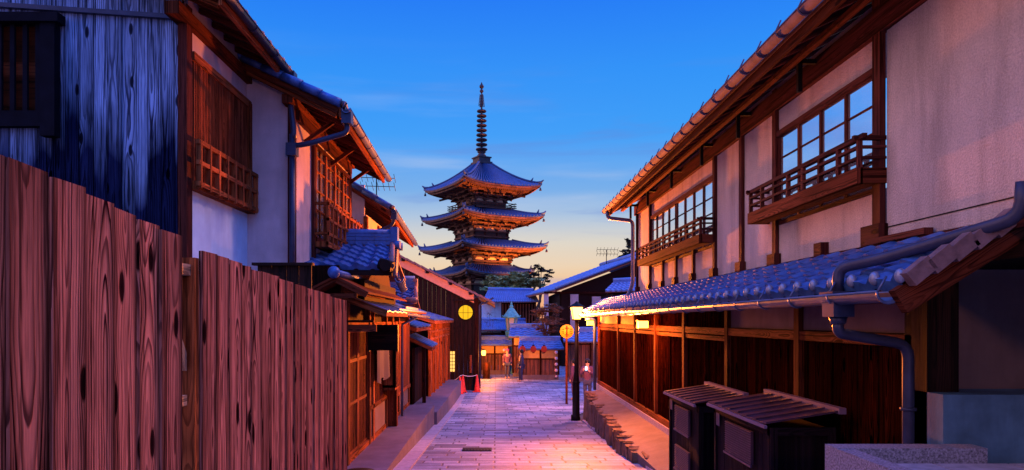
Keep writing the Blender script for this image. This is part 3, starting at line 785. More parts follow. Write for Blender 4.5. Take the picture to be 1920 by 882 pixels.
# log ridged cover roof
mb=MB()
for sgn in (-1,1):
    a=V((XL,9.3,.60)); b=V((XL,13.6,.60)); dn=V((sgn*.42,0,-.21))
    k=14
    for i in range(k):
        y0=lerp(9.3,13.6,i/k); y1=lerp(9.3,13.6,(i+.97)/k); roofslab(mb,[(XL,y0,.60),(XL,y1,.60),(XL+dn.x,y1,.39),(XL+dn.x,y0,.39)],.03)
cr_=mb.build('cover_roof',M['beam'],G)
mb=MB(); mb.tube([(XL,9.28,.64),(XL,11.4,.66)],.055,12); mb.ball((XL,9.26,.645),.085,14,9); mb.build('ridge_pole',M['tile'],cr_,label='blue capped round ridge pole')
mb=MB()
for sgn in (-1,1): mb.beam((XL,9.34,.56),(XL+sgn*.44,9.34,.34),.04,.085)
mb.box((XL-.3,9.32,.30),(XL+.3,9.36,.36)); mb.build('bargeboard',M['beam'],cr_)
# plank awning over the door
mb=MB()
for i in range(9):
    y0=lerp(9.75,12.1,i/9); y1=lerp(9.75,12.1,(i+.985)/9); roofslab(mb,[(XL+.02,y0,.36+.01*(i%2)),(XL+.02,y1,.36+.01*(i%2)),(-1.57,y1,.13+.01*(i%2)),(-1.57,y0,.13+.01*(i%2))],.02)
aw=mb.build('awning',M['tile'],G)
mb=MB(); mb.beam((XL+.02,9.74,.32),(-1.56,9.74,.09),.03,.09); mb.box((-1.60,9.74,.05),(-1.56,12.1,.11))
for i in range(10): y=lerp(9.8,12.0,i/9); mb.beam((XL+.02,y,.30),(-1.60,y,.08),.03,.04)
mb.build('awning_frame',M['orange'],aw)
mb=MB()
for i in range(5): mb.box((XL,9.7+i*.02,.36+i*.03),(XL+.05+.05*(4-i),12.0,.385+i*.03))
mb.build('stacked_boards',M['orange'],aw)
mb=MB(); mb.tube([(-2.15,9.78,-.02),(-1.75,9.78,-.02)],.018); mb.box((-2.18,9.8,-.17),(-1.72,9.86,-.07)); mb.build('cross_rail',M['beam'],aw)
# doors
def door(y0,y1):
    mb=MB(); mb.box((XL-.03,y0,-2.0),(XL-.012,y1,-.18)); d=mb.build('sliding_door',M['orange'],G)
    mb=MB()
    for y in (y0,y1-.05): mb.box((XL-.03,y,-2.05),(XL+.01,y+.05,-.15))
    for z in (-2.05,-1.3,-.65,-.2): mb.box((XL-.03,y0,z),(XL+.006,y1,z+.05))
    slats(mb,(XL-.012,y0+.05),(XL-.012,y1-.05),-2,-.18,.075,.012,.008,(1,0,0))
    mb.build('door_frame',M['lattice'],d)
door(10.05,10.85); door(10.87,11.65)
mb=MB()
for y,z in ((10.0,.55),(11.7,.55),(12.05,.3),(13.5,.5),(14.3,.5),(15.2,.3),(16.95,.3)): mb.box((XL-.06,y-.06,-2.13),(XL+.05,y+.06,z))
mb.box((XL-.04,10,-.14),(XL+.03,17,-.04)); mb.box((XL-.04,10,-2.13),(XL+.04,17,-2.04)); mb.build_each('post',M['orange'],G)
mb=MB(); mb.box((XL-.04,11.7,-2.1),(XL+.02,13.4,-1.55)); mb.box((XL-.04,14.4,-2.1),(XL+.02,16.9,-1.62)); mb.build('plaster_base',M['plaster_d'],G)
mb=MB(); slats(mb,(XL,12.1),(XL,13.4),-1.5,-.1,.085,.03,.03,(1,0,0)); mb.box((XL-.03,11.7,-1.56),(XL+.05,13.5,-1.48)); mb.build('lattice_window',M['beam'],G)
mb=MB(); boards_wall(mb,(XL+.02,14.4),(XL+.02,16.95),-1.62,-.14,.16,nrm=(1,0,0)); mb.box((XL-.03,14.4,-1.66),(XL+.07,17,-1.58)); mb.build('boarding',M['orange'],G)
mb=MB(); mb.box((XL,13.05,-1.35),(-1.93,13.6,-1.25)); mb.box((-1.97,13.05,-1.3),(-1.93,13.6,-.3)); mb.box((XL,13.05,-1.3),(-1.93,13.09,-.3)); mb.box((XL,13.05,-.34),(-1.9,13.6,-.28))
bx=mb.build('bay_box',M['orange'],G)
mb=MB(); slats(mb,(-1.93,13.1),(-1.93,13.6),-1.3,-.3,.07,.025,.02,(1,0,0)); mb.build('bay_slats',M['lattice'],bx)
mb=MB(); mb.box((XL-.02,13.62,-2.13),(-1.98,13.78,-.2)); mb.build('porch_post',M['beam'],G)
mb=MB(); mb.box((XL-.3,13.3,.2),(-1.75,15.4,.26)); roofslab(mb,[(-2.3,12.2,.42),(-2.3,17,.42),(-1.72,17,.2),(-1.72,12.2,.2)],.03); mb.build('lean_to_roof',M['tile'],G)
mb=MB()
for i in range(16): y=12.3+i*.29; mb.beam((-2.2,y,.34),(-1.75,y,.17),.03,.04)
mb.box((-1.78,12.2,.14),(-1.74,17,.2)); mb.build('lean_to_rafters',M['orange'],G)
mb=MB(); gutter(mb,(-1.68,12.3,.13),(-1.68,17.0,.08),.045); mb.tube([(-1.72,14.9,.06),(-2.05,14.9,-.1),(-2.05,14.9,-2.1)],.03); mb.build('gutter',M['gutter'],G)
# noren curtain and hanging board
mb=MB(); vs=[];fs=[]
for j in range(7):
    for i in range(13):
        y=11.78+i*.1; z=-.18-.15*j
        vs.append((-2.05+.03*math.sin(i*1.3)*(j/6)+.02*math.sin(i*.7),y,z-(.04*math.sin(i*.9) if j==6 else 0)))
for j in range(6):
    for i in range(12): a=j*13+i; fs.append((a,a+1,a+14,a+13))
mb.raw(vs,fs,True); mb.tube([(-2.05,11.7,-.16),(-2.05,13.05,-.16)],.015)
nm=plain('grey_linen',(.06,.05,.075),.9,var=.15)
tag(mb.build('noren_curtain',nm),'grey cloth curtain hanging in the gatehouse doorway beside the dark hanging board','curtain')
t=thing('hanging_signboard','dark square signboard hanging under the plank awning beside the grey curtain','sign',(-1.9,11.3,-.4))
mb=MB(); mb.box((-2.08,11.15,-.50),(-1.62,11.20,-.10)); mb.build('board',M['vdark'],t)
mb=MB(); mb.box((-2.10,11.14,-.52),(-2.07,11.21,-.08)); mb.box((-1.63,11.14,-.52),(-1.60,11.21,-.08)); mb.box((-2.07,11.145,-.12),(-1.63,11.205,-.08)); mb.tube([(-2.0,11.17,-.1),(-2.0,11.17,.12)],.008,6); mb.tube([(-1.7,11.17,-.1),(-1.7,11.17,.12)],.008,6); mb.build('frame',M['iron'],t)

# second small blue roof
S2=thing('small_tiled_shed','small blue tiled roof shed squeezed behind the gatehouse, beside the gable with the round window','shed',(-2.4,15,-2.13))
s2=cross_roof(S2,(-3.2,15.9,.74),(-1.90,16.0,.74),(-3.2,14.9,.36),(-1.78,15.0,.36),5,6,amp=.05)
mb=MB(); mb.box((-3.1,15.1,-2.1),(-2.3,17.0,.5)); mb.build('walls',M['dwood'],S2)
mb=MB(); mb.tube([(-1.88,15.9,.76),(-1.74,14.95,.40)],.04,8); mb.box((-1.93,15.92,.66),(-1.84,16.08,.96)); mb.tube([(-1.98,14.98,.44),(-1.74,14.98,.42)],.07,10); mb.build('verge_tiles',M['claytile'],s2)

# wooden shop front beyond (Y 17-30)
W=thing('boarded_shop','narrow boarded shop front with latticed transom between gatehouse and round window gable','shop',(-2.4,24,-2.3))
mb=MB(); boards_wall(mb,(-2.15,21.5),(-2.15,30.6),-2.75,-.62,.24,nrm=(1,0,0)); mb.build('boarding',M['orange'],W)
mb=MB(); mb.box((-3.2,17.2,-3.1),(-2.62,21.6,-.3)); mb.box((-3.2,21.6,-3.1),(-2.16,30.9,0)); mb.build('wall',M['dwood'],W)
mb=MB()
for i in range(7): y=21.5+i*1.5; mb.box((-2.13,y-.07,-2.75),(-2.05,y+.07,.05))
for z in (-.66,-.42,-.1): mb.box((-2.14,21.5,z),(-2.07,30.6,z+.08))
slats(mb,(-2.12,21.5),(-2.12,30.6),-.6,-.1,.25,.05,.03,(1,0,0)); mb.build('frame',M['orange'],W)
mb=MB(); mb.box((-2.22,21.5,-3.2),(-2.06,30.6,-2.72)); mb.build('stone_sill',M['kerb'],W)
def leanroof(H,x0,x1,y0,y1,za,zb,n,mat=M['tile']):
    mb=MB()
    for i in range(n):
        a=lerp(y0,y1,i/n); b=lerp(y0,y1,(i+.975)/n); q=.012*(i%2)
        roofslab(mb,[(x0,a,za+q),(x0,b,za+q),(x1,b,zb+q),(x1,a,zb+q)],.04)
    r_=mb.build('lean_to_roof',mat,H)
    mb=MB(); mb.box((x1-.05,y0,zb-.14),(x1,y1,zb-.045)); mb.beam((x0,y0-.02,za-.1),(x1,y0-.02,zb-.1),.04,.09); mb.build('fascia',M['orange'],r_)
    return r_
leanroof(W,-3.0,-1.90,21.2,30.7,.34,.02,16)
leanroof(W,-2.5,-1.82,19.4,21.3,-.42,-.74,6)
leanroof(W,-2.9,-2.0,17.2,21.0,.10,-.16,8)
mb=MB(); mb.box((-2.4,19.5,-3.1),(-2.32,21.4,-.8)); mb.box((-2.1,19.42,-3.0),(-2.0,19.52,-.72)); mb.build('porch_boards',M['dwood'],W)
M['band']=plain('apricot_plaster',(.72,.36,.24),.8,var=.12)
# ---------------- big gable house with round window ----------------
B=thing('dark_gable_house','dark boarded house with glowing round window and pale band under its roof edge','house',(-3,33,-3.2))
YB=31.0
def ztop(x): return 1.13+(-.75-x)*.50   # roof underside line at the gable
mb=MB(); boards_wall(mb,(-8,YB),(-.88,YB),-3.2,lambda t: ztop(lerp(-8,-.88,t))-.42,.21,jit=.01,nrm=(0,1,0)); mb.build('boarding',M['vdark'],B)
mb=MB(); mb.ob((-8,YB-.01,ztop(-8)-.52),(7.0,0,-3.5),(0,.06,0),(0,0,.42)); mb.build('plaster_band',M['band'],B)
mb=MB()
for x in (-6.6,-5.4,-4.2,-3.1,-2.05,-1.15): mb.box((x-.07,YB-.16,ztop(x)-.20),(x+.07,YB+.0,ztop(x)-.08))
mb.beam((-8,YB-.02,ztop(-8)-.54),(-.95,YB-.02,ztop(-.95)-.54),.06,.07); mb.build_each('purlin_end',M['vdark'],B)
mb=MB()
for i in range(24):
    x0=lerp(-8,-.05,i/24); x1=lerp(-8,-.05,(i+1)/24); roofslab(mb,[(x0,YB-.3,ztop(x0)+.03),(x1,YB-.3,ztop(x1)+.0),(x1,41,ztop(x1)+.0),(x0,41,ztop(x0)+.03)],.10)
rb=mb.build('roof',M['claytile'],B)
mb=MB(); mb.box((-.97,YB-.03,-3.2),(-.80,YB+.1,1.0)); mb.box((-.93,YB+.1,-3.2),(-.86,40.8,1.0)); mb.build('side_wall',M['dwood'],B)
mb=MB(); mb.lathe((0,0,0),[(.36,0),(.36,.03)],32)
def disc(mb,c,r,y,n=32):
    mb.face([(c[0]+r*math.cos(2*math.pi*k/n),y,c[1]+r*math.sin(2*math.pi*k/n)) for k in range(n)])
mb=MB(); cx,cz=-1.38,.34; disc(mb,(cx,cz),.33,YB-.03)
rw=mb.build('round_window',M['round_lit'],B)
mb=MB(); mb.tube([(cx+.34*math.cos(a),YB-.035,cz+.34*math.sin(a)) for a in [2*math.pi*k/32 for k in range(33)]],.02,6,caps=False)
for x in (-.11,.11): h=math.sqrt(.33**2-x*x); mb.box((cx+x-.009,YB-.05,cz-h),(cx+x+.009,YB-.035,cz+h))
for z in (-.02,): mb.box((cx-.33,YB-.05,cz+z-.009),(cx+.33,YB-.035,cz+z+.009))
mb.build('window_grid',M['iron'],rw)
mb=MB(); x0,x1,z0,z1=-2.36,-1.86,-2.36,-1.42; mb.box((x0,YB-.04,z0),(x1,YB-.02,z1)); sw=mb.build('paper_window',M['window_lit'],B)
mb=MB()
for i in range(5): x=lerp(x0,x1,i/4); mb.box((x-.012,YB-.06,z0),(x+.012,YB-.04,z1))
for i in range(7): z=lerp(z0,z1,i/6); mb.box((x0,YB-.055,z-.012),(x1,YB-.042,z+.012))
mb.build('window_grid',M['lattice'],sw)
mb=MB(); mb.box((x0-.08,YB-.14,z1+.02),(x1+.08,YB-.02,z1+.09)); mb.box((-1.9,YB-.15,.86),(-.95,YB-.02,.92)); mb.build('window_hood',M['vdark'],B)
tag((lambda m_: (m_.box((-1.19,YB-.06,-2.4),(-1.10,YB-.02,-1.6)), m_.build('nameboard',M['orange']))[1])(MB()),'narrow upright wooden nameboard on the dark gable wall below the round window','sign')
mb=MB(); mb.tube(elbow([(-.12,YB-.2,1.0),(-.5,YB-.1,.75),(-.74,YB-.05,.7),(-.74,YB-.05,-3.1)],.1),.045); mb.build('downpipe',M['metal_d'],B)

# traffic cones with barrier rope
t0=thing('traffic_cone','red traffic cone nearest the street of the close pair at the left wall','traffic cone',(-1.52,29.0,zr(29)),'red cones by the round window house')
mb=MB(); mb.lathe((-1.52,29.0,zr(29)+.03),[(.15,0),(.13,.06),(.035,.70),(.02,.72)],16); mb.build('cone_body',M['cone'],t0)
mb=MB(); mb.box((-1.71,28.81,zr(29)),(-1.33,29.19,zr(29)+.03)); mb.build('base',M['cone'],t0)
dup(t0,(-1.47,30.3,zr(30)),'red traffic cone farther back in the close pair at the left wall')
dup(t0,(-.84,30.4,zr(30)),'red traffic cone standing alone at the corner of the dark gable house')
mb=MB()
def sag(a,b,d,n=14): return [V(a)*(1-i/n)+V(b)*(i/n)-V((0,0,d*4*(i/n)*(1-i/n))) for i in range(n+1)]
mb.tube(sag((-1.47,30.3,-2.45),(-.84,30.4,-2.45),.06),.014,6)
mb.tube(sag((-2.2,29.6,-2.62),(-1.52,29.0,-2.38),.12),.014,6); mb.tube([(-1.52,29,-2.38),(-1.47,30.3,-2.45)],.014,6)
tag(mb.build('barrier_rope',M['white']),'pale sagging rope strung between the red cones','rope')

# ---------------- right town house ----------------
T=thing('plastered_townhouse','long two storey plastered townhouse with glazed balconies lining the right side','house',(4,10,-1.93))
XR=3.0
# upper wall
mb=MB(); mb.box((XR,-2,.6),(XR+.1,5.24,2.62)); mb.box((XR,5.38,.6),(XR+.1,14.5,1.04)); mb.box((XR,5.38,1.92),(XR+.1,14.5,2.5)); mb.box((XR,7.2,1.04),(XR+.1,9.36,1.92)); mb.box((XR,13.15,1.04),(XR+.1,14.5,1.92)); mb.face([(XR+.1,14.45,.6),(7,14.45,.6),(7,14.45,4.4),(XR+.1,14.45,2.55)])
mb.build('upper_wall',M['plaster'],T)
mb=MB(); mb.beam((XR-.003,-2,.71),(XR-.003,5.22,.71),.004,.008); mb.build('joint_line',M['iron'],T)
def post(mb,y,z0,z1,w_=.08,d=.04): mb.box((XR-d,y-w_/2,z0),(XR,y+w_/2,z1))
mb=MB()
post(mb,5.31,.57,2.5,.11,.045)
for y in (7.28,8.28,9.3,13.2,14.42): post(mb,y,.57,2.45,.09)
for y in (10.3,11.3,12.2,13.2): post(mb,y,.57,1.05,.07)
mb.build_each('post',M['redbeam'],T)
mb=MB()
for y,w_,h in ((5.35,.26,.17),(6.22,.14,.13),(7.28,.20,.13),(8.28,.18,.13),(9.3,.17,.13),(10.3,.14,.13),(11.3,.16,.13),(12.2,.14,.12),(13.2,.16,.12),(14.3,.16,.12)): mb.box((XR-.075,y-w_/2,.57),(XR-.002,y+w_/2,.57+h))
mb.box((XR-.06,-2,.52),(XR,14.5,.585)); mb.box((XR-.085,4.65,.585),(XR-.02,5.4,.63)); mb.build('base_ledge',M['redbeam'],T)
mb=MB(); mb.box((XR-.05,-2,2.22),(XR+.02,14.6,2.42)); mb.box((XR-.03,5.3,1.93),(XR+.02,7.25,1.99)); mb.box((XR-.03,9.3,1.93),(XR+.02,13.2,1.99)); mb.build('wall_beam',M['redbeam'],T)
def glazing(y0,y1,n,z0,z1,rows,divs):
    mb=MB(); mb.box((XR-.02,y0,z0-.04),(XR+.05,y1,z0)); mb.box((XR-.02,y0,z1),(XR+.05,y1,z1+.04))
    for i in range(n+1):
        y=lerp(y0,y1,i/n); mb.box((XR-.014,y-.021,z0),(XR+.012,y+.021,z1))
    for r in range(1,rows):
        z=lerp(z0,z1,r/rows); mb.box((XR-.008,y0,z-.007),(XR+.004,y1,z+.007))
    if divs:
        for i in range(n):
            y=lerp(y0,y1,(i+.5)/n); mb.box((XR+.012,y-.008,z0),(XR+.035,y+.008,z1))
    wf=mb.build('window',M['redbeam'],T)
    mb=MB(); mb.box((XR+.002,y0,z0),(XR+.009,y1,z1)); mb.build('pane',M['glass'],wf)
glazing(5.38,7.2,4,1.04,1.92,4,False)
glazing(9.36,11.3,4,1.04,1.92,4,False); glazing(11.38,13.15,4,1.04,1.92,4,False)
def balcony(y0,y1,z0,z1,xf,nb):
    mb=MB(); mb.box((xf-.01,y0,z0),(XR-.05,y1,z0+.035)); mb.box((xf-.03,y0-.02,z0-.0),(xf+.015,y1+.02,z0+.12)); mb.box((xf,y0-.02,z0),(XR,y0+.025,z0+.12)); mb.box((xf,y1-.025,z0),(XR,y1+.02,z0+.12))
    b_=mb.build('balcony',M['beam'],T)
    mb=MB()
    for z in (z1-.03,lerp(z0+.12,z1,.62),lerp(z0+.12,z1,.28)):
        h=.035 if z>z1-.05 else .022; o=.05 if z>z1-.05 else 0
        mb.box((xf-.018,y0-o*1.6,z),(xf+.018,y1+o*1.6,z+h)); 
        for yy in (y0,y1): mb.box((xf-o,yy-.018,z),(XR,yy+.018,z+h-.002))
    for i in range(nb+1):
        y=lerp(y0,y1,i/nb); mb.box((xf-.017,y-.017,z0+.1),(xf+.017,y+.017,z1-.028))
    mb.build('balcony_rail',M['redbeam'],b_)
balcony(5.26,7.5,1.05,1.415,2.80,7); balcony(9.34,13.35,1.05,1.40,2.80,12)
# upper roof and eaves
e0=V((2.44,-1.5,2.38)); e1=V((2.44,14.95,2.38))
mb=MB(); roofslab(mb,[e0,e1,e1+V((5,0,2.4)),e0+V((5,0,2.4))],.03); ur=mb.build('roof',M['soffit'],T)
mb=MB(); tiles(mb,e1+V((5,0,2.43)),e0+V((5,0,2.43)),V((-4.95,0,-2.375)),18,61,amp=.04); mb.build('roof_tiles',M['tile'],ur)
mb=MB()
for i in range(53): y=-1.2+i*.305; mb.beam((2.47,y,2.33),(3.3,y,2.33+.83*.46-.0),.045,.055)
mb.build('rafters',M['redbeam'],ur)
mb=MB(); mb.box((2.46,-1.5,2.27),(2.49,14.9,2.37)); mb.box((2.72,-1.5,2.36),(2.78,14.9,2.40)); mb.build('fascia',M['beam'],ur)
mb=MB()
for y in (6.3,7.9,9.3,10.9,12.6,14.2): mb.box((2.78,y-.02,2.10),(2.82,y+.02,2.42)); mb.box((2.80,y-.02,2.36),(3.0,y+.02,2.40))
mb.build_each('eave_hanger',M['iron'],ur)
mb=MB(); mb.beam((2.44,14.93,2.36),(7.4,14.93,4.74),.05,.14); mb.build('bargeboard',M['beam'],ur)
mb=MB(); gutter(mb,(2.385,-1.5,2.42),(2.385,15.0,2.39),.052); gutter_straps(mb,(2.385,-1.5,2.42),(2.385,15.0,2.39),.052,.42); mb.build('gutter',M['gutter_up'],ur)
mb=MB(); mb.tube(elbow([(2.40,14.75,2.34),(2.42,14.75,2.2),(2.93,14.62,2.12),(2.93,14.62,1.9),(2.93,14.62,.78),(2.86,14.62,.60),(2.80,14.62,.47)],.1),.04); mb.build('downpipe',M['gutter'],T)
# lower roof
a0=V((XR-.05,3.95,.55)); a1=V((XR-.05,18.5,.55)); dn=V((-.60,0,-.34))
mb=MB(); roofslab(mb,[a0-V((0,0,.05)),a1-V((0,0,.05)),a1+dn-V((0,0,.05)),a0+dn-V((0,0,.05))],.03); lr=mb.build('lower_roof',M['soffit'],T)
mb=MB(); NC=54; tiles(mb,a1,a0,dn,6,NC,amp=.036,lip=.022,seg=8); mb.build('roof_tiles',M['tile'],lr)
capm=None
for i in range(NC+1):
    p=vl(a1,a0,i/NC)+dn*1.0+V((-.01,0,.045))
    if capm is None:
        m_=MB(); m_.ball((0,0,0),.037,12,8,(.85,.95,1.2)); capm=m_.build('eave_cap',tilemat('eave_cap_tile',(.16,.20,.32),(.32,.36,.50),.3,.3),lr); capm.location=p
    else:
        c=capm.copy(); C.objects.link(c); c.parent=lr; c.location=p
mb=MB()
for k in range(4):
    for i in range(36):
        y0=lerp(3.95,14.6,i/36); y1=lerp(3.95,14.6,(i+.97)/36); q=k*.03
        mb.box((XR-.16+q,y0+(k%2)*.1,.50+k*.018),(XR-.02,y1+(k%2)*.1,.517+k*.018))
mb.build('flashing_tiles',M['gutter'],lr)
mb=MB()
for k in range(5):
    a=vl(a0,a0+dn,k/5)+V((0,-.06,.05)); b=vl(a0,a0+dn,(k+1.02)/5)+V((0,-.06,.02))
    mb.beam(a,b,.07,.09)
mb.build('verge_tiles',M['claytile'],lr)
mb=MB(); mb.beam(a0+V((.3,.02,.12)),a0+dn*1.02+V((0,.02,-.10)),.06,.15); mb.build('verge_beam',M['beam'],lr)
mb=MB()
for i in range(48): y=4.1+i*.305; mb.beam((XR,y,.50),(2.38,y,.50-.62*.567),.04,.045)
mb.build('rafters',M['orange'],lr)
mb=MB(); mb.box((2.38,3.97,.10),(2.41,18.5,.17)); mb.build('fascia',M['orange'],lr)
mb=MB(); gutter(mb,(2.30,4.0,.165),(2.30,18.5,.135),.065); gutter_straps(mb,(2.30,4.0,.165),(2.30,18.5,.135),.065,.6); mb.build('gutter',M['gutter'],lr)
mb=MB(); gx=2.32; gy=4.63
mb.box((gx-.07,gy-.08,.02),(gx+.07,gy+.08,.17)); mb.box((gx-.085,gy-.095,.16),(gx+.085,gy+.095,.19)); mb.lathe((gx,gy,-.03),[(.045,0),(.06,.05)],12)
mb.tube(elbow([(gx,gy,.0),(gx,gy,-.09),(2.82,gy+.04,-.17),(2.82,gy+.04,-.4),(2.82,gy+.04,-1.95)],.09),.037,12)
mb.tube([(2.82,gy+.04,-.62),(2.82,gy+.04,-.60)],.052,12)
mb.build('downpipe',M['metal_d'],T)
mb=MB(); mb.tube(elbow([(gx,gy,.18),(gx,gy,.35),(2.50,4.35,.40),(2.86,3.72,.56),(2.86,3.70,.75)],.09),.038,12); mb.build('roof_pipe',M['metal_d'],T)
# lower wall
mb=MB(); mb.box((XR+.06,4.9,-1.95),(XR+.12,20.0,.5)); mb.box((XR+.12,19.9,-1.95),(6,20,.5)); mb.build('lower_wall',M['vdark'],T)
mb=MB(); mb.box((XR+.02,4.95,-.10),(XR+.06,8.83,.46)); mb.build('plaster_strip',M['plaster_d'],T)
mb=MB(); mb.box((XR+.03,14.7,-.10),(XR+.06,19.9,.4)); mb.build('transom_plaster',M['yellow_panel'],T)
mb=MB(); mb.box((XR-.02,4.9,-.20),(XR+.05,20,-.11)); mb.box((XR-.01,8.8,-.28),(XR+.05,20,-.22)); mb.box((XR-.03,4.9,.20),(XR+.05,20,.30)); mb.box((XR-.04,5.0,-1.86),(XR+.05,20,-1.76)); mb.build_each('beam',M['orange'],T)
mb=MB()
for y in (6.76,8.83,10.85,12.8,14.7,16.7,19.9): mb.box((XR-.03,y-.055,-1.9),(XR+.05,y+.055,.25))
mb.build_each('lower_post',M['beam'],T)
mb=MB(); mb.box((XR-.02,4.72,-1.95),(XR+.2,4.98,.45)); mb.build('end_post',M['vdark'],T)
mb=MB(); boards_wall(mb,(XR+.02,4.98),(XR+.02,8.8),-1.8,-.2,.15,nrm=(1,0,0),jit=.012); mb.build('boarding',M['rboard'],T)
mb=MB(); boards_wall(mb,(XR+.02,14.75),(XR+.02,19.85),-1.8,-.2,.13,nrm=(1,0,0)); mb.build('boarding',M['rboard'],T)
mb=MB(); boards_wall(mb,(XR+.035,8.9),(XR+.035,14.7),-1.8,.2,.3,nrm=(1,0,0),jit=.001)
slats(mb,(XR+.035,8.9),(XR+.035,14.66),-1.76,-.28,.058,.022,.016,(-1,0,0)); slats(mb,(XR+.035,8.9),(XR+.035,14.66),-.1,.2,.05,.02,.016,(-1,0,0))
for y in (9.8,11.8,13.7): mb.box((XR-.005,y-.03,-1.76),(XR+.03,y+.03,-.28))
mb.build('slatted_doors',M['rboard'],T)
mb=MB(); mb.box((XR-.07,4.98,-2.1),(XR+.08,20.05,-1.86)); mb.build('sill_stone',M['kerb'],T)
# entrance recess at the near right
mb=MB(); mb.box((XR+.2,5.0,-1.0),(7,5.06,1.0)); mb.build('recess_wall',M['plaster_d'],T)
mb=MB(); mb.box((XR+.02,-2,.36),(7,4.9,.46)); mb.build('recess_ceiling',M['vdark'],T)
mb=MB(); mb.box((4.6,-2,-1.2),(4.7,5,.4)); mb.build('recess_side',M['vdark'],T)
o=MB(); o.box((2.98,4.55,-1.2),(4.5,4.95,-.50)); tag(o.build('plinth_block',M['block'],bevel=.035),'blue grey plastered plinth block in the entrance recess at lower right','plinth')
t=thing('granite_kerb_wall','low speckled granite upstand edging the entrance step at lower right','low wall',(2.6,4.3,-2.0))
mb=MB(); mb.box((2.12,4.25,-2.0),(3.06,4.40,-.80)); mb.build('front_upstand',M['granite'],t,bevel=.012)
mb=MB(); mb.box((2.12,1.5,-2.0),(2.23,4.249,-.803)); mb.build('side_upstand',M['granite'],t,bevel=.012)
mb=MB()
nx,ny=5,8
mb.box((2.23,1.0,-2.0),(4.6,4.25,-.90)); 
for i in range(nx):
    for j in range(ny):
        x0=2.24+i*.46; y0=1.1+j*.39; mb.box((x0,y0,-.90),(x0+.445,y0+.375,-.885))
mb.build('entrance_step',M['kerb'],kind='structure')
# hanging lanterns under the right eave
def hang(name,label,x,y,z,s,L_):
    t=thing(name,label,'lantern',(x,y,z),'lit box lanterns by the right wall')
    mb=MB(); mb.box((x-s*.62,y-s*.62,z-s*.45),(x+s*.62,y+s*.62,z+s*.45)); mb.build('glass',M['lantern'],t)
    mb=MB(); mb.box((x-s*.72,y-s*.72,z+s*.45),(x+s*.72,y+s*.72,z+s*.6)); mb.box((x-s*.66,y-s*.66,z-s*.52),(x+s*.66,y+s*.66,z-s*.45)); mb.tube([(x,y,z+s*.6),(x,y,z+s*.6+.16)],.008,6); mb.build('frame',M['iron'],t)
    l=bpy.data.lights.new('lantern_light','POINT'); l.energy=L_; l.color=(1,.22,.03); l.shadow_soft_size=.12
    lo=bpy.data.objects.new('lantern_light',l); C.objects.link(lo); lo.location=(-s*1.3,0,-.05); lo.parent=t
    return t
hang('hanging_lantern','small glowing box lantern hanging under the right eave above the slatted doors',2.66,12.4,-.085,.14,240)
hang('wall_lantern','small glowing box lantern fixed at the far end of the right wall',2.66,19.3,-.09,.14,240)
# far corner post / pipe
mb=MB(); mb.tube(elbow([(2.55,19.5,.02),(2.82,19.5,.02),(2.82,19.5,-2.0)],.1),.045); tag(mb.build('corner_pipe',M['gutter']),'thin orange lit upright pipe at the far corner of the right hand townhouse','pipe')

# ---------------- wooden meter sheds ----------------
def bin_(label,y0,y1,xf,xb,zf,zb,hasknob):
    t=thing('utility_shed',label,'shed',(xf,y0,-2.05),'low wooden utility sheds on the right terrace')
    mb=MB(); n=max(5,int((y1-y0)/.12)); 
    zz=lambda tt: 0
    boards_wall(mb,(xf+.03,y0+.02),(xf+.03,y1-.02),-2.05,zf-.03,.11,nrm=(1,0,0),jit=.003)
    mb.box((xf+.05,y0+.03,-2.05),(xb-.02,y1-.03,zf-.04)); mb.build('body',M['bin'],t)
    mb=MB()
    for y in (y0+.02,y1-.07): mb.box((xf+.01,y,-2.05),(xf+.04,y+.05,zf-.02))
    for x in (xf+.01,xb-.07): mb.box((x,y0+.0,-2.05),(x+.06,y0+.03,zf-.02))
    mb.box((xf+.01,y0+.02,zf-.09),(xf+.035,y1-.02,zf-.02)); mb.box((xf+.07,y0+.002,zf-.09),(xb-.07,y0+.028,zf-.02)); mb.build_each('frame_rail',M['bin'],t)
    mb=MB(); k=7
    for i in range(k):
        a=lerp(y0-.03,y1+.03,i/k); b=lerp(y0-.03,y1+.03,(i+1.15)/k if i<k-1 else 1); q=.016
        mb.ob((xf-.04,a,zf+q),(xb-xf+.06,0,zb-zf),(0,b-a,-q),(0,0,.016))
    mb.build('roof_boards',M['binroof'],t)
    mb=MB(); mb.box((xb-.01,y0-.05,zb+.0),(xb+.05,y1+.05,zb+.05)); mb.box((xf-.055,y0-.03,zf-.022),(xf-.03,y1+.03,zf+.004)); mb.build('roof_trim',plain('trim_purple',(.20,.12,.17),.4,var=.2),t)
    ym=(y0+y1)/2; wd=(y1-y0)*.23
    for j,(za,zb_) in enumerate(((zf-.42,zf-.12),(zf-.92,zf-.62))):
        mb=MB(); mb.box((xf-.002,ym-wd,za),(xf+.02,ym+wd,zb_)); v=mb.build('vent_panel',plain('vent_mesh',(.055,.022,.035),.5,var=.1),t)
        mb=MB()
        for k2 in range(14): z=lerp(za+.01,zb_-.01,k2/13); mb.box((xf-.008,ym-wd,z-.004),(xf-.002,ym+wd,z+.004))
        mb.box((xf-.016,ym-wd-.02,za-.02),(xf,ym+wd+.02,za)); mb.build('louvre',M['binroof'],v)
    if hasknob:
        mb=MB(); mb.ball((xf+.28,y0-.012,zf-.45),.022,10,6); mb.build('knob',M['iron'],t)
    mb=MB(); mb.box((xf+.006,y1-.20,zf-.21),(xf+.012,y1-.10,zf-.08)); mb.build('notice_plate',plain('faded_plate',(.10,.06,.09),.5,var=.2),t)
    return t
bin_('farther of the two dark wooden utility sheds, half hidden behind the nearer one',7.75,9.1,2.29,2.80,-.965,-.875,True)
bin_('nearer dark wooden utility shed with board roof beside the granite kerb',5.72,7.22,2.29,2.86,-.885,-.785,False)

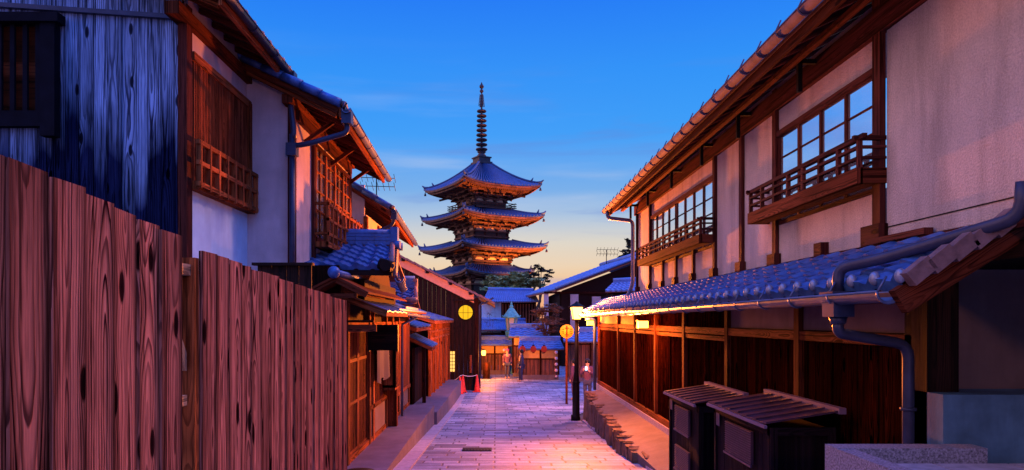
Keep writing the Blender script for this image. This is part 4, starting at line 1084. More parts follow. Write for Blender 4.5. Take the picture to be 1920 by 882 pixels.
# ---------------- street lamp ----------------
lx,ly=2.18,18.6; lz=zr(ly)
t=thing('street_lamp','lit street lamp with glowing glass head on a dark post beside the stone edging','street lamp',(lx,ly,lz))
mb=MB(); mb.tube([(lx-.01,ly,lz-.02),(lx-.01,ly,lz+.12),(lx,ly,lz+.14),(lx,ly,lz+1.0),(lx+.01,ly,lz+1.3),(lx+.02,ly,-.02)],[.13,.13,.105,.095,.06,.052],14)
mb.tube([(lx+.005,ly,lz+1.02),(lx+.005,ly,lz+1.06)],.11,14); mb.build('post',M['iron'],t)
mb=MB(); c=(lx+.02,ly); s0,s1=.10,.15
q0=[(c[0]+a*s0,c[1]+b*s0,.02) for a,b in ((-1,-1),(1,-1),(1,1),(-1,1))]; q1=[(c[0]+a*s1,c[1]+b*s1,.34) for a,b in ((-1,-1),(1,-1),(1,1),(-1,1))]
for i in range(4): j=(i+1)%4; mb.face([q0[i],q0[j],q1[j],q1[i]])
mb.face(q0); mb.face(q1); mb.build('lamp_glass',M['lampglass'],t)
mb=MB(); mb.box((c[0]-.12,c[1]-.12,-.02),(c[0]+.12,c[1]+.12,.015)); mb.lathe((c[0],c[1],.345),[(.24,0),(.20,.03),(.06,.11),(.02,.16)],4); 
for a,b in zip(q0,q1): mb.tube([a,b],.01,5)
mb.build('lamp_cap',M['iron'],t)
l=bpy.data.lights.new('street_lamp_light','POINT'); l.energy=150; l.color=(1,.20,.022); l.shadow_soft_size=.15
lo=bpy.data.objects.new('street_lamp_light',l); C.objects.link(lo); lo.location=(-.28,-.28,.14-lz); lo.parent=t
# most of its light leaves sideways and up: the head stands on an opaque plate
l=bpy.data.lights.new('street_lamp_beam','SPOT'); l.energy=9000; l.color=(1,.20,.022); l.shadow_soft_size=.15; l.spot_size=R(150); l.spot_blend=.8
lo=bpy.data.objects.new('street_lamp_beam',l); C.objects.link(lo); lo.location=(-.12,-.32,.18-lz); lo.parent=t
lo.rotation_euler=(-V((-.25,-1,.75)).normalized()).to_track_quat('Z','Y').to_euler()
l=bpy.data.lights.new('street_lamp_beam','SPOT'); l.energy=5200; l.color=(1,.22,.03); l.shadow_soft_size=.15; l.spot_size=R(150); l.spot_blend=.9
lo=bpy.data.objects.new('street_lamp_beam',l); C.objects.link(lo); lo.location=(-.12,.32,.18-lz); lo.parent=t
lo.rotation_euler=(-V((-.15,1,.30)).normalized()).to_track_quat('Z','Y').to_euler()
# added lamp, out of view behind the camera, that warms the near fence
t2=dup(t,(1.9,-3.4,zr(-3.4)),'unseen street lamp added behind the viewpoint to light the near fence')
for ch in t2.children:
    if ch.type=='LIGHT':
        ch.data=ch.data.copy(); ch.data.energy=300 if ch.data.type=='POINT' else 1; ch.data.color=(1,.42,.26)
# round sign on pole
t=thing('round_sign','yellow round sign with a dark upright strap on an orange lit pole','sign',(2.55,24.6,zr(24.6)))
mb=MB(); mb.tube([(2.55,24.66,-3.2),(2.55,24.66,-.15)],.045,10); mb.build('pole',M['orange'],t)
mb=MB(); vs=24; 
mb.lathe((0,0,0),[(.25,0),(.25,.02)],28)
mb.v=[V((2.55+v.x,24.6-v.z,-.42+v.y)) for v in mb.v]; mb.build('disc',M['yellow_sign'],t)
mb=MB(); mb.box((2.525,24.56,-.62),(2.575,24.575,-.22)); 
for z in (-.30,-.54): mb.box((2.47,24.562,z-.012),(2.63,24.572,z+.012))
for z in (-.34,-.43,-.50): mb.box((2.37,24.565,z-.01),(2.44,24.575,z+.01)); mb.box((2.66,24.565,z-.01),(2.74,24.575,z+.01))
mb.build('marks',M['beam'],t)
# ---------------- far end of the street ----------------
def wall_gate(name,label,x0,x1,Y,zb,zt_,roof,cat='wall',panel=(.5,.0),skew=0):
    """boarded street wall with ochre upper panels and a small tiled roof; skew = depth change along x"""
    t=thing(name,label,cat,((x0+x1)/2,Y,-3.2)); n=V((x1-x0,skew,0)); L_=n.length; d=n/L_
    pz=zt_-panel[0]
    mb=MB(); boards_wall(mb,(x0,Y),(x1,Y+skew),zb,pz,.2,nrm=(0,1,0)); mb.build('boarding',M['orange'] if False else M['redbd'],t)
    mb=MB(); mb.ob((x0,Y+.02,pz),n,(0,.05,0),(0,0,zt_-pz)); mb.build('upper_panel',M['yellow_panel'],t)
    mb=MB(); k=max(2,int(L_/1.1))
    for i in range(k+1): p=V((x0,Y-.04,zb))+n*(i/k); mb.ob(p-d*.05,d*.1,(0,.1,0),(0,0,zt_-zb))
    mb.ob((x0,Y-.03,pz-.03),n,(0,.06,0),(0,0,.07)); mb.ob((x0,Y-.05,zt_-.02),n,(0,.1,0),(0,0,.1)); mb.build('frame',M['dwood'],t)
    mb=MB(); mb.ob((x0,Y-.08,-3.25),n,(0,.3,0),(0,0,zb+3.25)); mb.build('stone_base',M['terrace'],t)
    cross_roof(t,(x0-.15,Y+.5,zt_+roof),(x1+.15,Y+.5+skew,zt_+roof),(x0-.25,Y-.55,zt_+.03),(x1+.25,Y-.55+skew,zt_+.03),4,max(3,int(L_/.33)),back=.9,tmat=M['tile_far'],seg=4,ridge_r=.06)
    return t
M['redbd']=wood('reddish_boards',(.36,.12,.06),(.12,.035,.02),ring=60,rough=.6,bmp=.2,knots=.3)
wall_gate('street_wall','long reddish boarded wall with ochre panels across the far bend, left of the lantern gate',-.9,.75,40.0,-2.95,-1.5,.30)
wall_gate('lantern_gate','boarded wall bay with ochre panels and blue tiled roof where three red lanterns hang',1.42,3.35,36.6,-2.95,-1.58,.42,panel=(.52,0))
wall_gate('far_gate','gate with blue tiled roof rising behind the street wall left of the red lanterns',.95,2.75,38.6,-3.0,-.98,.50,cat='gate')
wall_gate('dark_fence_wall','brown boarded wall behind the lamp post at the right of the bend',3.7,8.5,35.5,-3.0,-1.15,.5,panel=(.12,0),skew=-.5)
# red paper lanterns
base=None
for i,(px,lab) in enumerate(((980,'red paper lantern under the far gate roof, leftmost of the three'),(1000,'red paper lantern under the far gate roof, middle of the three'),(1020,'red paper lantern under the far gate roof, rightmost of the three'))):
    x=(px-930)*36/F; y=36.0; z=(600-655)*36/F
    if base is None:
        base=thing('red_lantern',lab,'lantern',(x,y,z),'red lanterns on the far gate')
        mb=MB(); mb.lathe((x,y,z-.17),[(.06,0),(.13,.05),(.16,.17),(.13,.29),(.06,.34)],14); mb.build('shade',M['red_lantern'],base)
        mb=MB(); mb.lathe((x,y,z-.20),[(.06,0),(.06,.03)],10); mb.lathe((x,y,z+.17),[(.07,0),(.07,.04)],10); mb.tube([(x,y,z+.2),(x,y,z+.34)],.01,5); mb.build('rings',M['iron'],base)
    else: dup(base,(x,y,z),lab)
# strings of pale lanterns
def lstring(px,y0,y1,n,Y,label):
    t=thing('lantern_string',label,'lantern string',((px-930)*Y/F,Y,(600-y1)*Y/F)); x=(px-930)*Y/F
    mb=MB(); mb.tube([(x,Y,(600-y0)*Y/F+.2),(x,Y,(600-y1)*Y/F)],.01,5); mb.build('cord',M['iron'],t)
    for i in range(n):
        z=(600-lerp(y0,y1,i/(n-1)))*Y/F; mb=MB(); mb.ball((x,Y,z),.085 if i<n-1 else .06,10,7); mb.build('paper_ball',M['pale_lantern'],t)
lstring(1043,661,706,5,35.4,'vertical string of five pale paper balls at the right end of the lantern gate')
lstring(945,657,682,3,38.0,'short vertical string of three pale paper balls on the long reddish wall')
# wall lantern at the far left corner
x,y,z=P(906,662,36.5); x=-.66
t=thing('corner_lantern','small glowing lantern on the wall around the far left corner','lantern',(x,y,z))
mb=MB(); mb.lathe((x,y,z-.14),[(.08,0),(.11,.06),(.12,.2),(.08,.28)],12); mb.build('glass',M['lantern'],t)
mb=MB(); mb.lathe((x,y,z+.14),[(.13,0),(.04,.08)],10); mb.tube([(x,y,z+.2),(x-.2,y,z+.25)],.015,6); mb.build('bracket',M['iron'],t)
l=bpy.data.lights.new('corner_lantern_light','POINT'); l.energy=600; l.color=(1,.25,.04); l.shadow_soft_size=.12
lo=bpy.data.objects.new('corner_lantern_light',l); C.objects.link(lo); lo.location=(.22,-.3,-.1); lo.parent=t
mb=MB(); a=P(912,690,37); mb.box((a.x-.2,36.9,-3.2),(a.x+.2,37.0,-2.3)); mb.box((a.x-.16,36.88,-2.75),(a.x+.16,36.9,-2.36))
tag(mb.build('notice_stand',M['dwood']),'small wooden notice stand near the corner lantern','sign stand')
# copper garden lantern
x,y,_=P(959,600,40.5); zz=lambda py:(600-py)*40.5/F
t=thing('copper_lantern','tall verdigris copper lantern with finial rising above the tiled walls','lantern',(x,y,-3.2))
mb=MB(); mb.lathe((x,y,0),[(.30,-3.2),(.26,-2.9),(.16,-2.8),(.16,-1.2),(.34,-.95),(.38,zz(622)),(.30,zz(620))],6,False); mb.build('pedestal',M['copper_green'],t)
mb=MB(); mb.lathe((x,y,0),[(.26,zz(620)),(.34,zz(596))],6,False); mb.build('pane',M['lantern_pale'],t)
mb=MB(); mb.lathe((x,y,0),[(.50,zz(597)),(.53,zz(595)),(.36,zz(588)),(.18,zz(580)),(.10,zz(577)),(.12,zz(575)),(.06,zz(572)),(.07,zz(570)),(.01,zz(565))],6,False)
for k in range(6): a=2*math.pi*k/6; mb.tube([(x+.27*math.cos(a),y+.27*math.sin(a),zz(620)),(x+.35*math.cos(a),y+.35*math.sin(a),zz(596)),(x+.56*math.cos(a),y+.56*math.sin(a),zz(592))],.03,5)
mb.build('roof',M['copper_green'],t)
# ---------------- background houses ----------------
def bhouse(name,label,rl,rr,el,er,wallmat,x0,x1,Y,z1,nrow=8,ncol=16,depth=6):
    t=thing(name,label,'house',((x0+x1)/2,Y,-3.2))
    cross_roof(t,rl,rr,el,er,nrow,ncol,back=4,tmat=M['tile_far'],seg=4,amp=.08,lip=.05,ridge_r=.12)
    mb=MB(); mb.box((x0,Y,-3.2),(x1,Y+depth,z1)); mb.build('walls',wallmat,t)
    return t
h=bhouse('white_walled_house','house with white plaster wall and blue tiled roof beyond the street bend, below the pine',P(915,546,60),P(1000,548,60),P(905,567,55),P(1010,566,55),M['dwood'],-2.4,3.3,56,1.7,ncol=24)
mb=MB(); mb.box((-1.35,55.9,-3.1),(.42,55.99,1.45)); mb.build('white_plaster',M['plaster_w'],h)
mb=MB()
for i in range(12): xx=.5+i*.24; mb.box((xx,55.85,-.5),(xx+.12,55.98,1.3))
mb.box((-1.4,55.84,1.42),(3.3,55.98,1.52)); mb.build('slats',M['redbd'],h)
bhouse('low_tiled_house','low house with blue tiled roof tucked behind the copper lantern',P(900,604,52),P(985,605,52),P(895,619,49),P(990,619,49),M['dwood'],-1.5,2.2,48.5,-1.0,ncol=26,nrow=6)
# big blue roof house to the right
Hh=thing('blue_roofed_house','house with large sloping blue tiled roof and dark gable at the right of the bend','house',(8,52,-3.2))
E1=V((3.99,46,2.0)); E2=V((2.25,60,2.0)); up=V((.99*7.2,.12*7.2,.375*7.2))
mb=MB(); roofslab(mb,[E1,E2,E2+up,E1+up],.12); rr_=mb.build('roof',M['soffit'],Hh)
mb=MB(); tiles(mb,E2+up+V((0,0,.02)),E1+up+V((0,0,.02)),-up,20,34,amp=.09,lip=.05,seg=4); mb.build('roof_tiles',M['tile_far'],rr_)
mb=MB(); roofslab(mb,[E1+up,E2+up,E2+up+V((6,.8,-2.4)),E1+up+V((6,.8,-2.4))],.12); mb.tube([E1+up+V((0,0,.2)),E2+up+V((0,0,.2))],.2,8)
for i in range(8): p=vl(E2+up*.0,E2+up,i/8); 
mb.tube([E1+V((0,0,.12)),E1+up+V((0,0,.12))],.09,8); mb.build('ridge',M['tile_far'],rr_)
mb=MB(); g0=E1+V((.5,.6,-.2))
mb.face([(4.5,46.9,-3.2),(16,48.2,-3.2),(16,48.2,2.3),(11.0,47.6,4.4),(4.5,46.9,2.0)]); mb.box((4.4,47.2,-3.2),(4.6,59,1.95)); mb.build('gable_wall',M['vdark'],Hh)
mb=MB()
for x_ in (4.5,5.2): pass
mb.box((3.30,47.0,-1.6),(3.62,47.1,1.85)); mb.box((5.1,46.78,-1.5),(5.65,46.88,1.75)); mb.box((6.6,46.9,.5),(8.6,47.0,1.6)); mb.build('plaster_panel',M['plaster_l'],Hh)
mb=MB(); mb.box((3.3,46.9,1.8),(8.9,47.0,1.95)); mb.box((3.62,46.95,-1.6),(5.1,47.3,-1.4)); mb.build_each('beam',M['dwood'],Hh)
# second low blue roof near the downpipe
bhouse('side_tiled_annex','low blue tiled annex roof just left of the townhouse downpipe',P(1150,532,44),P(1215,528,44),P(1135,547,41),P(1225,545,41),M['vdark'],7.2,10,42,1.6,ncol=9,nrow=4)

# antennas
def antenna(name,label,base,h,s,dirx=1):
    t=thing(name,label,'antenna',base,'roof antennas'); b=V(base)
    mb=MB(); mb.tube([b,b+V((0,0,h))],.02*s,6); mb.build('mast',M['iron'],t)
    for k,zz_ in enumerate((h,h*.72)):
        mb=MB(); a=b+V((-.5*s,0,zz_)); c=b+V((.6*s,0,zz_-.02)); mb.tube([a,c],.012*s,5)
        for i in range(7): p=vl(a,c,i/6); mb.tube([p+V((0,-.2*s,.10*s)),p+V((0,.2*s,-.10*s))],.009*s,5)
        mb.build('boom',M['iron'],t)
    return t
antenna('roof_antenna','many armed television antenna on the roof ridge of the third house on the left',(-2.45,14.0,2.3),.62,.62)
antenna('roof_antenna','television antenna on the big blue roof to the right',P(1137,497,58),1.3,1.6)

# ---------------- trees ----------------
def tree(name,label,base,h,lobes,n,leafmat,leaf=.16,seed=1,limbs=9,flat=.6):
    rnd=random.Random(seed); t=thing(name,label,'tree',base); b=V(base)
    mb=MB(); top=b+V((0,0,h)); pts=[vl(b,top,i/6)+V((rnd.uniform(-.04,.04)*h,rnd.uniform(-.04,.04)*h,0))*(i>0) for i in range(7)]
    mb.tube(pts,[h*.035*(1-.7*i/6) for i in range(7)],8)
    for (c,r) in lobes:
        c=V(c); st=pts[rnd.randint(2,5)]; mid=vl(st,c,.5)+V((0,0,.05*h))
        mb.tube([st,mid,c],[h*.013,h*.009,h*.004],5)
        for _ in range(5):
            e=c+V((rnd.uniform(-1,1)*r[0],rnd.uniform(-1,1)*r[1],rnd.uniform(-.5,1)*r[2]))*.9; mb.tube([c,vl(c,e,.5)+V((0,0,.03*h)),e],[h*.005,h*.004,h*.002],4)
    mb.build('trunk',M['bark'],t)
    mb=MB()
    tot=sum(l_[1][0]*l_[1][1]*l_[1][2] for l_ in lobes)
    for (c,r) in lobes:
        k=int(n*r[0]*r[1]*r[2]/tot); c=V(c)
        cl=[c+V((rnd.gauss(0,.45)*r[0],rnd.gauss(0,.45)*r[1],rnd.gauss(0,.45)*r[2])) for _ in range(max(5,k//60))]
        for _ in range(k):
            q=rnd.choice(cl); s_=leaf*rnd.uniform(.5,1.5)
            p=q+V((rnd.gauss(0,.16)*r[0],rnd.gauss(0,.16)*r[1],rnd.gauss(0,.10)*r[2]))
            a=V((rnd.uniform(-1,1),rnd.uniform(-1,1),rnd.uniform(-.5,.5)))*s_; d=V((rnd.uniform(-1,1),rnd.uniform(-1,1),rnd.uniform(-flat,flat)))*s_*.5
            mb.face([p-a,p+d,p+a,p-d],col=(rnd.random(),)*3)
    mb.build('crown',leafmat,t)
def lob(px,py,Y,w_,h_): p=P(px,py,Y); return (p,(w_*Y/F,w_*Y/F,h_*Y/F))
def pbase(px,Y): p=P(px,600,Y); return (p.x,Y,-3.2)
tree('pine_tree','broad green pine spreading in front of the pagoda base',pbase(962,70),7.5,[lob(935,532,70,26,9),lob(965,525,70,30,10),lob(990,532,70,26,10),lob(950,543,70,34,7),lob(975,515,70,18,7),lob(922,522,70,14,6)],9000,M['leaf'],.30,3)
tree('leafy_tree','dark open crowned tree standing behind the broad pine',pbase(1008,78),8,[lob(1015,508,78,16,7),lob(1000,517,78,18,8),lob(1024,522,78,14,8),lob(1008,500,78,10,4),lob(1030,512,78,8,6)],1500,M['leaf3'],.2,5)
tree('bare_tree','russet twiggy tree over the far walls beside the yellow sign',pbase(1022,37.8),3.6,[lob(1015,585,37.8,22,9),lob(1030,600,37.8,26,10),lob(1010,612,37.8,14,7),lob(1040,580,37.8,16,9),lob(1035,620,37.8,16,7)],5200,M['leaf2'],.075,9)
tree('cedar_tree','dark tree top rising behind the far end of the right townhouse',pbase(1188,60),7,[lob(1178,458,60,8,12),lob(1180,478,60,13,10),lob(1174,490,60,14,8)],2600,M['leaf3'],.2,11)
tree('twiggy_shrub','leafless shrub branching against the white plaster wall',pbase(922,50),2.2,[lob(918,590,50,10,8),lob(925,600,50,12,6),lob(912,606,50,8,6)],120,M['leaf2'],.05,12)

# ---------------- pagoda ----------------
PX,PY=P(903,600,90).x,90.0
PG=thing('pagoda','tall tiered wooden pagoda with orange lit eaves and bronze spire above the street','pagoda',(PX,PY,-3.2))
rot=R(31); ca,sa=math.cos(rot),math.sin(rot)
def W_(x,y,z): return V((PX+x*ca-y*sa, PY+x*sa+y*ca, z))
def sidept(k,s,h,z):   # k side index, s along -1..1, h half-size
    x,y=((s*h,-h),(h,s*h),(-s*h,h),(-h,-s*h))[k]; return W_(x,y,z)
def proof(name,h0,h1,z0,z1,up,nrib,zs,hb,conc=1.55):
    """roof from half-size h0 (height z0) to eave h1 (z1), corner upturn, soffit rising to hb at zs"""
    rows=12; seg=4; ns=nrib*seg
    mb=MB()
    def pt(k,s,t,off=0):
        h=lerp(h0,h1,t); g=1-max(0,1-t)**conc; z=lerp(z0,z1,g)+up*abs(s)**3.2*t**2
        ex=1+.035*abs(s)**4*t
        return sidept(k,s*ex if False else s,h*(1+.03*abs(s)**4*t),z+off)
    for k in range(4):
        vs=[];fs=[]
        for j in range(rows+1):
            for i in range(ns+1):
                ph=(i%seg)/seg; rib=.2*max(0,math.cos(2*math.pi*ph))
                vs.append(pt(k,-1+2*i/ns,j/rows,rib))
        for j in range(rows):
            for i in range(ns): a=j*(ns+1)+i; fs.append((a,a+1,a+ns+2,a+ns+1))
        n0=len(mb.c); mb.raw(vs,fs,False)
        for q in range(n0,len(mb.c)): mb.c[q]=(1,1,1) if (q-n0)%ns%seg in (0,seg-1) else (0,0,0)  # ribs bright, valleys dark: drives the painted shade between ribs
        vs=[];fs=[]
        for i in range(ns+1):
            ph=(i%seg)/seg; rib=.2*max(0,math.cos(2*math.pi*ph)); s=-1+2*i/ns; vs+=[pt(k,s,1,rib),pt(k,s,1,-.12)]
        for i in range(ns): fs.append((2*i,2*i+1,2*i+3,2*i+2))
        mb.raw(vs,fs,False)
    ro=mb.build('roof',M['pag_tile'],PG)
    for k in range(4):   # hip ridges with double upturned ends
        mb=MB()
        pts=[pt(k,1,t,.18) for t in [i/10 for i in range(0,10)]]+[pt(k,1,.98,.25),pt(k,1,1.03,.5)]
        mb.tube(pts,[.16]*10+[.17,.06],8); q=pt(k,1,.80,.2); mb.tube([q,q+(pt(k,1,.84,.75)-q)],[.17,.05],6)
        mb.build('hip_ridge',M['pag_tile'],ro)
    # soffit + two rows of rafters + edge boards
    mb=MB()
    for k in range(4):
        vs=[];fs=[]; n=24
        for j in range(4):
            for i in range(n+1):
                s=-1+2*i/n; t=j/3; h=lerp(h1-.12,hb,t); vs.append(sidept(k,s,h,lerp(z1-.22+up*abs(s)**3.2,zs,t)))
        for j in range(3):
            for i in range(n): a=j*(n+1)+i; fs.append((a,a+1,a+n+2,a+n+1))
        mb.raw(vs,fs,False)
        for off,hh in ((-.22,h1-.02),(-.46,h1-.30)):
            for i in range(n):
                s=-1+2*i/n; s2=-1+2*(i+1)/n
                a=sidept(k,s,hh,z1+off+up*abs(s)**3.2); b=sidept(k,s2,hh,z1+off+up*abs(s2)**3.2); mb.beam(a,b,.18,.24)
    mb.build('soffit',M['pwood'],ro)
    mb=MB()
    for k in range(4):
        n=30
        for i in range(n+1):
            s=-1+2*i/n; a=sidept(k,s,h1-.08,z1-.30+up*abs(s)**3.2); b=sidept(k,s*.9,lerp(h1,hb,.45),lerp(z1-.40,zs-.1,.45)+up*.3*abs(s)**3.2); mb.beam(a,b,.12,.13)
            a=sidept(k,s,lerp(h1,hb,.38),lerp(z1-.48,zs-.2,.38)+up*.5*abs(s)**3.2); b=sidept(k,s*.6,hb,zs-.15); mb.beam(a,b,.12,.14)
    mb.build('rafters',M['pwood'],ro)
    for k in range(4):
        q=pt(k,1,.97,-.45); mb=MB(); mb.tube([q+V((0,0,.25)),q],.02,4); mb.lathe(q-V((0,0,.38)),[(.17,0),(.14,.1),(.11,.3),(.03,.38)],8); mb.build('wind_bell',M['bronze'],ro)
    return ro
def storey(hb,z0,z1,zbr):
    mb=MB()
    for k in range(4):
        mb.face([sidept(k,-1,hb,z0),sidept(k,1,hb,z0),sidept(k,1,hb,z1),sidept(k,-1,hb,z1)])
    st=mb.build('storey',M['pwood_d'],PG)
    mb=MB()
    for k in range(4):
        for s in (-1,-.36,.36,1):
            mb.tube([sidept(k,s,hb*1.01,z0),sidept(k,s,hb*1.01,zbr)],.17,8)
        for z in (z0+.12,lerp(z0,zbr,.55),zbr-.1):
            mb.beam(sidept(k,-1.05,hb*1.05,z),sidept(k,1.05,hb*1.05,z),.16,.2)
        for s0,s1 in ((-.22,.22),):
            for j in range(7):
                s=lerp(s0,s1,j/6); mb.beam(sidept(k,s,hb*1.02,z0+.2),sidept(k,s,hb*1.02,lerp(z0,zbr,.55)),.05,.05)
    mb.build('columns',M['pwood'],st)
    mb=MB()
    for k in range(4):
        for s in (-.68,0,.68):
            a=.24; mb.face([sidept(k,s-a,hb*1.012,zbr+.02),sidept(k,s+a,hb*1.012,zbr+.02),sidept(k,s+a*.7,hb*1.012,zbr+.62),sidept(k,s-a*.7,hb*1.012,zbr+.62)])
    mb.build('infill_panel',M['pplaster'],st)
    # bracket clusters
    mb=MB()
    for k in range(4):
        for s in (-1,-.36,.36,1):
            for j in range(3):
                z=zbr+.12+j*.42; out=hb+.35+.5*j; sp=min(1.0,.45+.22*j)/hb
                ss=s*(hb/out if abs(s)<1 else 1)
                mb.beam(sidept(k,s,hb*.98,z),sidept(k,s if abs(s)==1 else s*hb/out,out,z),.17,.2)
                mb.beam(sidept(k,max(-1,ss-sp*hb/out),out-.1,z+.2),sidept(k,min(1,ss+sp*hb/out),out-.1,z+.2),.17,.17)
                for q in (-1,0,1):
                    s2=ss+q*sp*hb/out*.9
                    if abs(s2)<=1.02:
                        c=sidept(k,s2,out-.1,z+.32); mb.box(c-V((.12,.12,.09)),c+V((.12,.12,.10)))
        for j in range(3):
            z=zbr+.45+j*.42; out=hb+.3+.5*j; mb.beam(sidept(k,-1.1,out,z),sidept(k,1.1,out,z),.14,.15)
        for s in (-1,-.36,.36,1): mb.beam(sidept(k,s,hb,zbr+1.35),sidept(k,s if abs(s)==1 else s*.6,hb+2.0,zbr+.75),.2,.24)
    mb.build('brackets',M['pwood'],st)
    return st
def rail(h,z0,z1):
    mb=MB()
    for k in range(4):
        for z in (z0+.12,lerp(z0,z1,.55),z1): mb.beam(sidept(k,-1.12,h,z),sidept(k,1.12,h,z),.09,.09)
        for i in range(9): s=-1+2*i/8; mb.beam(sidept(k,s,h,z0),sidept(k,s,h,z1),.09,.09)
    r_=mb.build('balcony_railing',M['pwood_d'],PG)
    mb=MB()
    for k in range(4): mb.beam(sidept(k,-1,h-.5,z0-.05),sidept(k,1,h-.5,z0-.05),1.2,.14)
    mb.build('balcony_floor',M['pwood'],r_)
proof('r',.7,5.55,20.6,17.0,.5,24,16.8,2.3,1.4)
proof('r',2.6,5.80,14.25,13.05,.45,24,13.0,2.5,1.2)
proof('r',2.9,6.05,10.2,9.1,.45,26,9.1,2.7,1.2)
proof('r',3.0,4.9,6.9,5.9,.5,22,5.9,3.0)
storey(2.15,13.9,16.9,15.2); storey(2.45,9.8,13.1,11.45); storey(2.65,6.5,9.2,7.6); storey(3.1,-3.2,6.2,4.6)
rail(3.1,14.4,15.05)
mb=MB()
for a,b,h in ((20.45,20.75,1.05),(20.75,21.25,.85),(21.25,21.4,.98)):
    vs=[W_(x*h,y*h,z) for z in (a,b) for x,y in ((-1,-1),(1,-1),(1,1),(-1,1))]; mb.raw(vs,[(0,1,2,3),(7,6,5,4),(0,4,5,1),(1,5,6,2),(2,6,7,3),(3,7,4,0)],False)
mb.lathe((PX,PY,21.4),[(.62,0),(.60,.25),(.40,.5),(.5,.62),(.62,.72),(.12,.75)],14); sp=mb.build('spire_base',M['bronze'],PG)
mb=MB(); mb.tube([(PX,PY,21.4),(PX,PY,28.5),(PX,PY,31.0)],[.15,.12,.05],8); pole=mb.build('spire',M['bronze'],PG)
for i in range(9):
    z=22.45+i*.63; r_=.66-.018*i; mb=MB(); mb.tube([(PX+r_*math.cos(a),PY+r_*math.sin(a),z) for a in [2*math.pi*k/16 for k in range(17)]],.13,6,caps=False)
    for a in (0,math.pi/2): mb.tube([(PX-r_*math.cos(a),PY-r_*math.sin(a),z),(PX+r_*math.cos(a),PY+r_*math.sin(a),z)],.07,5)
    mb.tube([(PX,PY,z-.15),(PX,PY,z+.15)],.26,8); mb.build('spire_ring',M['bronze'],pole)
mb=MB()
for k in range(4):
    a=rot+k*math.pi/2
    for j in range(8):
        z=28.15+j*.2; w_=.42*(1-.06*j); p=V((PX+math.cos(a)*w_,PY+math.sin(a)*w_,z)); mb.tube([(PX,PY,z),p,p+V((0,0,.16))],.05,4)
mb.build('flame_finial',M['bronze'],pole)
mb=MB(); mb.ball((PX,PY,30.15),.26,10,7); mb.ball((PX,PY,30.75),.30,10,7); mb.lathe((PX,PY,31.0),[(.15,0),(.02,.35)],8); mb.build('jewel',M['bronze'],pole)
# floodlights round the pagoda's foot (they give the eaves their orange light)
def flood(label,pos,aim,power,size=55):
    t=thing('floodlight',label,'floodlight',pos,'floodlights at the pagoda'); p=V(pos)
    mb=MB(); d=(V(aim)-p).normalized(); mb.tube([p-d*.5,p-d*.1],[.18,.28],10); mb.tube([(p.x,p.y,-3.2),p-d*.5],.06,6); mb.build('housing',M['iron'],t)
    l=bpy.data.lights.new('floodlight_beam','SPOT'); l.energy=power; l.color=(1,.26,.035); l.spot_size=R(size); l.spot_blend=.6; l.shadow_soft_size=.3
    lo=bpy.data.objects.new('floodlight_beam',l); C.objects.link(lo); lo.parent=t; lo.rotation_euler=(-d).to_track_quat('Z','Y').to_euler()
flood('floodlight on a mast aimed at the right face of the pagoda',W_(6,-17,1.0),W_(0,-2,14.5),52000,46)
flood('second floodlight on a mast aimed at the upper eaves of the pagoda',W_(14,-14,0.5),W_(1,-2,15),38000,44)

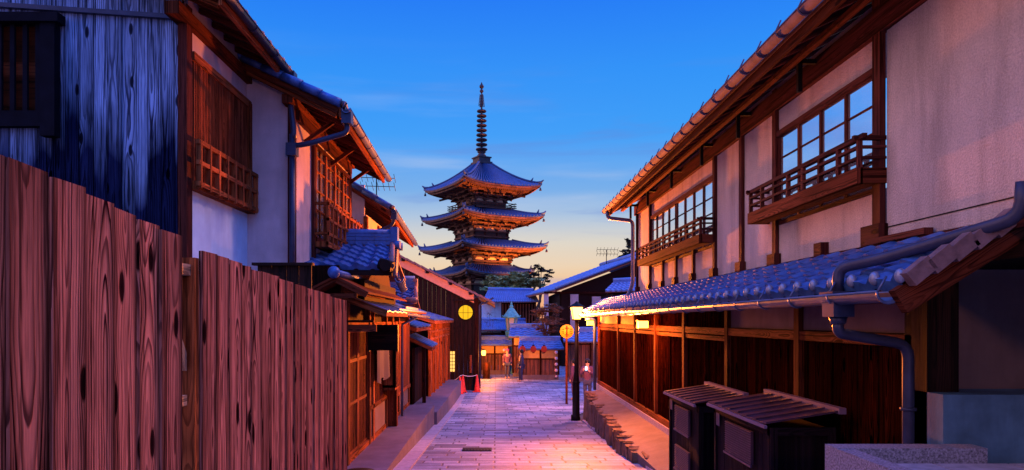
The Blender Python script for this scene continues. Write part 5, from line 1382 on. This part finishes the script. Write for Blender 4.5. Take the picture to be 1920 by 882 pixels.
# ---------------- people ----------------
def person(label,base,face,h,coat,legs,hair,skin,arm_up=False,seed=0):
    """standing figure: one skinned body; clothing regions as children"""
    b=V(base); t=thing('person',label,'person',base); ca_,sa_=math.cos(face),math.sin(face)
    def q(x,y,z): return V((x*ca_-y*sa_, x*sa_+y*ca_, z))*h   # local (right, forward, up) in body heights
    pts={'pel':(0,0,.52),'wai':(0,0,.60),'che':(0,.005,.73),'nek':(0,0,.84),'hd1':(0,.005,.90),'hd2':(0,.0,.955)}
    for s,n in ((-1,'l'),(1,'r')):
        pts.update({'hip'+n:(s*.05,0,.50),'kne'+n:(s*.055,.01+.03*(s>0),.28),'ank'+n:(s*.055,-.01+.04*(s>0),.045),'toe'+n:(s*.06,.07+.04*(s>0),.015),
                    'sho'+n:(s*.105,0,.80),'elb'+n:(s*.135,-.01,.63),'wri'+n:(s*.13,.05,.49),'han'+n:(s*.13,.06,.44)})
    if arm_up: pts.update({'elbr':(.14,.06,.66),'wrir':(.08,.16,.76),'hanr':(.07,.18,.80),'elbl':(-.14,.05,.66),'wril':(-.05,.15,.73),'hanl':(-.02,.17,.76)})
    rad={'pel':.085,'wai':.075,'che':.088,'nek':.035,'hd1':.05,'hd2':.052,'hip':.055,'kne':.038,'ank':.026,'toe':.02,'sho':.045,'elb':.032,'wri':.022,'han':.022}
    names=list(pts); ed=[('pel','wai'),('wai','che'),('che','nek'),('nek','hd1'),('hd1','hd2')]
    for n in 'lr': ed += [('pel','hip'+n),('hip'+n,'kne'+n),('kne'+n,'ank'+n),('ank'+n,'toe'+n),('che','sho'+n),('sho'+n,'elb'+n),('elb'+n,'wri'+n),('wri'+n,'han'+n)]
    me=bpy.data.meshes.new('body'); me.from_pydata([tuple(q(*pts[n])) for n in names],[(names.index(a),names.index(c)) for a,c in ed],[])
    me.materials.append(skin); o=bpy.data.objects.new('body',me); C.objects.link(o); o.parent=t
    m=o.modifiers.new('skin','SKIN'); m.use_smooth_shade=True
    for i,n in enumerate(names):
        r_=rad.get(n,rad.get(n[:3]))*h; me.skin_vertices[0].data[i].radius=(r_,r_*.85); me.skin_vertices[0].data[i].use_root=(i==0)
    o.modifiers.new('sub','SUBSURF').levels=1
    def shell(name,ns,es,mat,g):
        me=bpy.data.meshes.new(name); me.from_pydata([tuple(q(*pts[n])) for n in ns],[(ns.index(a),ns.index(c)) for a,c in es],[]); me.materials.append(mat)
        o=bpy.data.objects.new(name,me); C.objects.link(o); o.parent=t; m=o.modifiers.new('skin','SKIN'); m.use_smooth_shade=True
        for i,n in enumerate(ns):
            r_=rad.get(n,rad.get(n[:3]))*h*g; me.skin_vertices[0].data[i].radius=(r_,r_*.9); me.skin_vertices[0].data[i].use_root=(i==0)
        o.modifiers.new('sub','SUBSURF').levels=1
    pts['hem']=(0,0,.47); rad['hem']=.10
    shell('coat',['che','wai','pel','hem','shol','elbl','wril','shor','elbr','wrir'],[('che','wai'),('wai','pel'),('pel','hem'),('che','shol'),('shol','elbl'),('elbl','wril'),('che','shor'),('shor','elbr'),('elbr','wrir')],coat,1.22)
    shell('trousers',['pel','hipl','knel','ankl','hipr','kner','ankr'],[('pel','hipl'),('hipl','knel'),('knel','ankl'),('pel','hipr'),('hipr','kner'),('kner','ankr')],legs,1.15)
    mb=MB(); c=b+q(0,-.012,.945); mb.ball(c,.066*h,12,8,(1,1,1.05)); mb.build('hair',hair,t)
    mb=MB()
    for s in (-1,1): mb.ball(b+q(s*.018,.052,.935),.006*h,6,4)
    mb.build('eyes',M['iron'],t)
    mb=MB(); mb.ball(b+q(0,.056,.918),.009*h,6,4); mb.build('nose',skin,t)
    return t,b+q(.02,.2,.80)
skin=plain('skin',(.45,.26,.18),.6,var=.05); dk=plain('navy_cloth',(.04,.045,.10),.8,var=.2); dk2=plain('plum_cloth',(.10,.04,.09),.8,var=.2); pk=plain('pink_cloth',(.62,.10,.16),.8,var=.1); hr=plain('dark_hair',(.012,.01,.01),.5,var=.1)
person('person in dark coat and pink hat walking past the far reddish wall',(.62,37.3,-3.2),R(180),1.62,dk2,dk,pk,skin)
person('person in navy coat and dark trousers walking before the lantern gate',(1.30,35.2,-3.2),R(100),1.66,dk,dk,hr,skin)
_,hp=person('person in dark clothes holding up a lit phone beyond the lamp post',(3.35,25.0,zr(25)),R(170),1.62,dk2,dk,hr,skin,arm_up=True)
mb=MB(); mb.box(hp-V((.04,.008,.07)),hp+V((.04,.008,.07))); t=mb.build('phone',emit('phone_screen',(.5,.75,1),2.2)); tag(t,'phone with glowing screen held up by the person beyond the lamp post','phone')
person('person with pink sash and dark kimono coat beside the one holding a phone',(3.05,26.6,zr(26.6)),R(60),1.58,dk2,dk2,hr,skin)
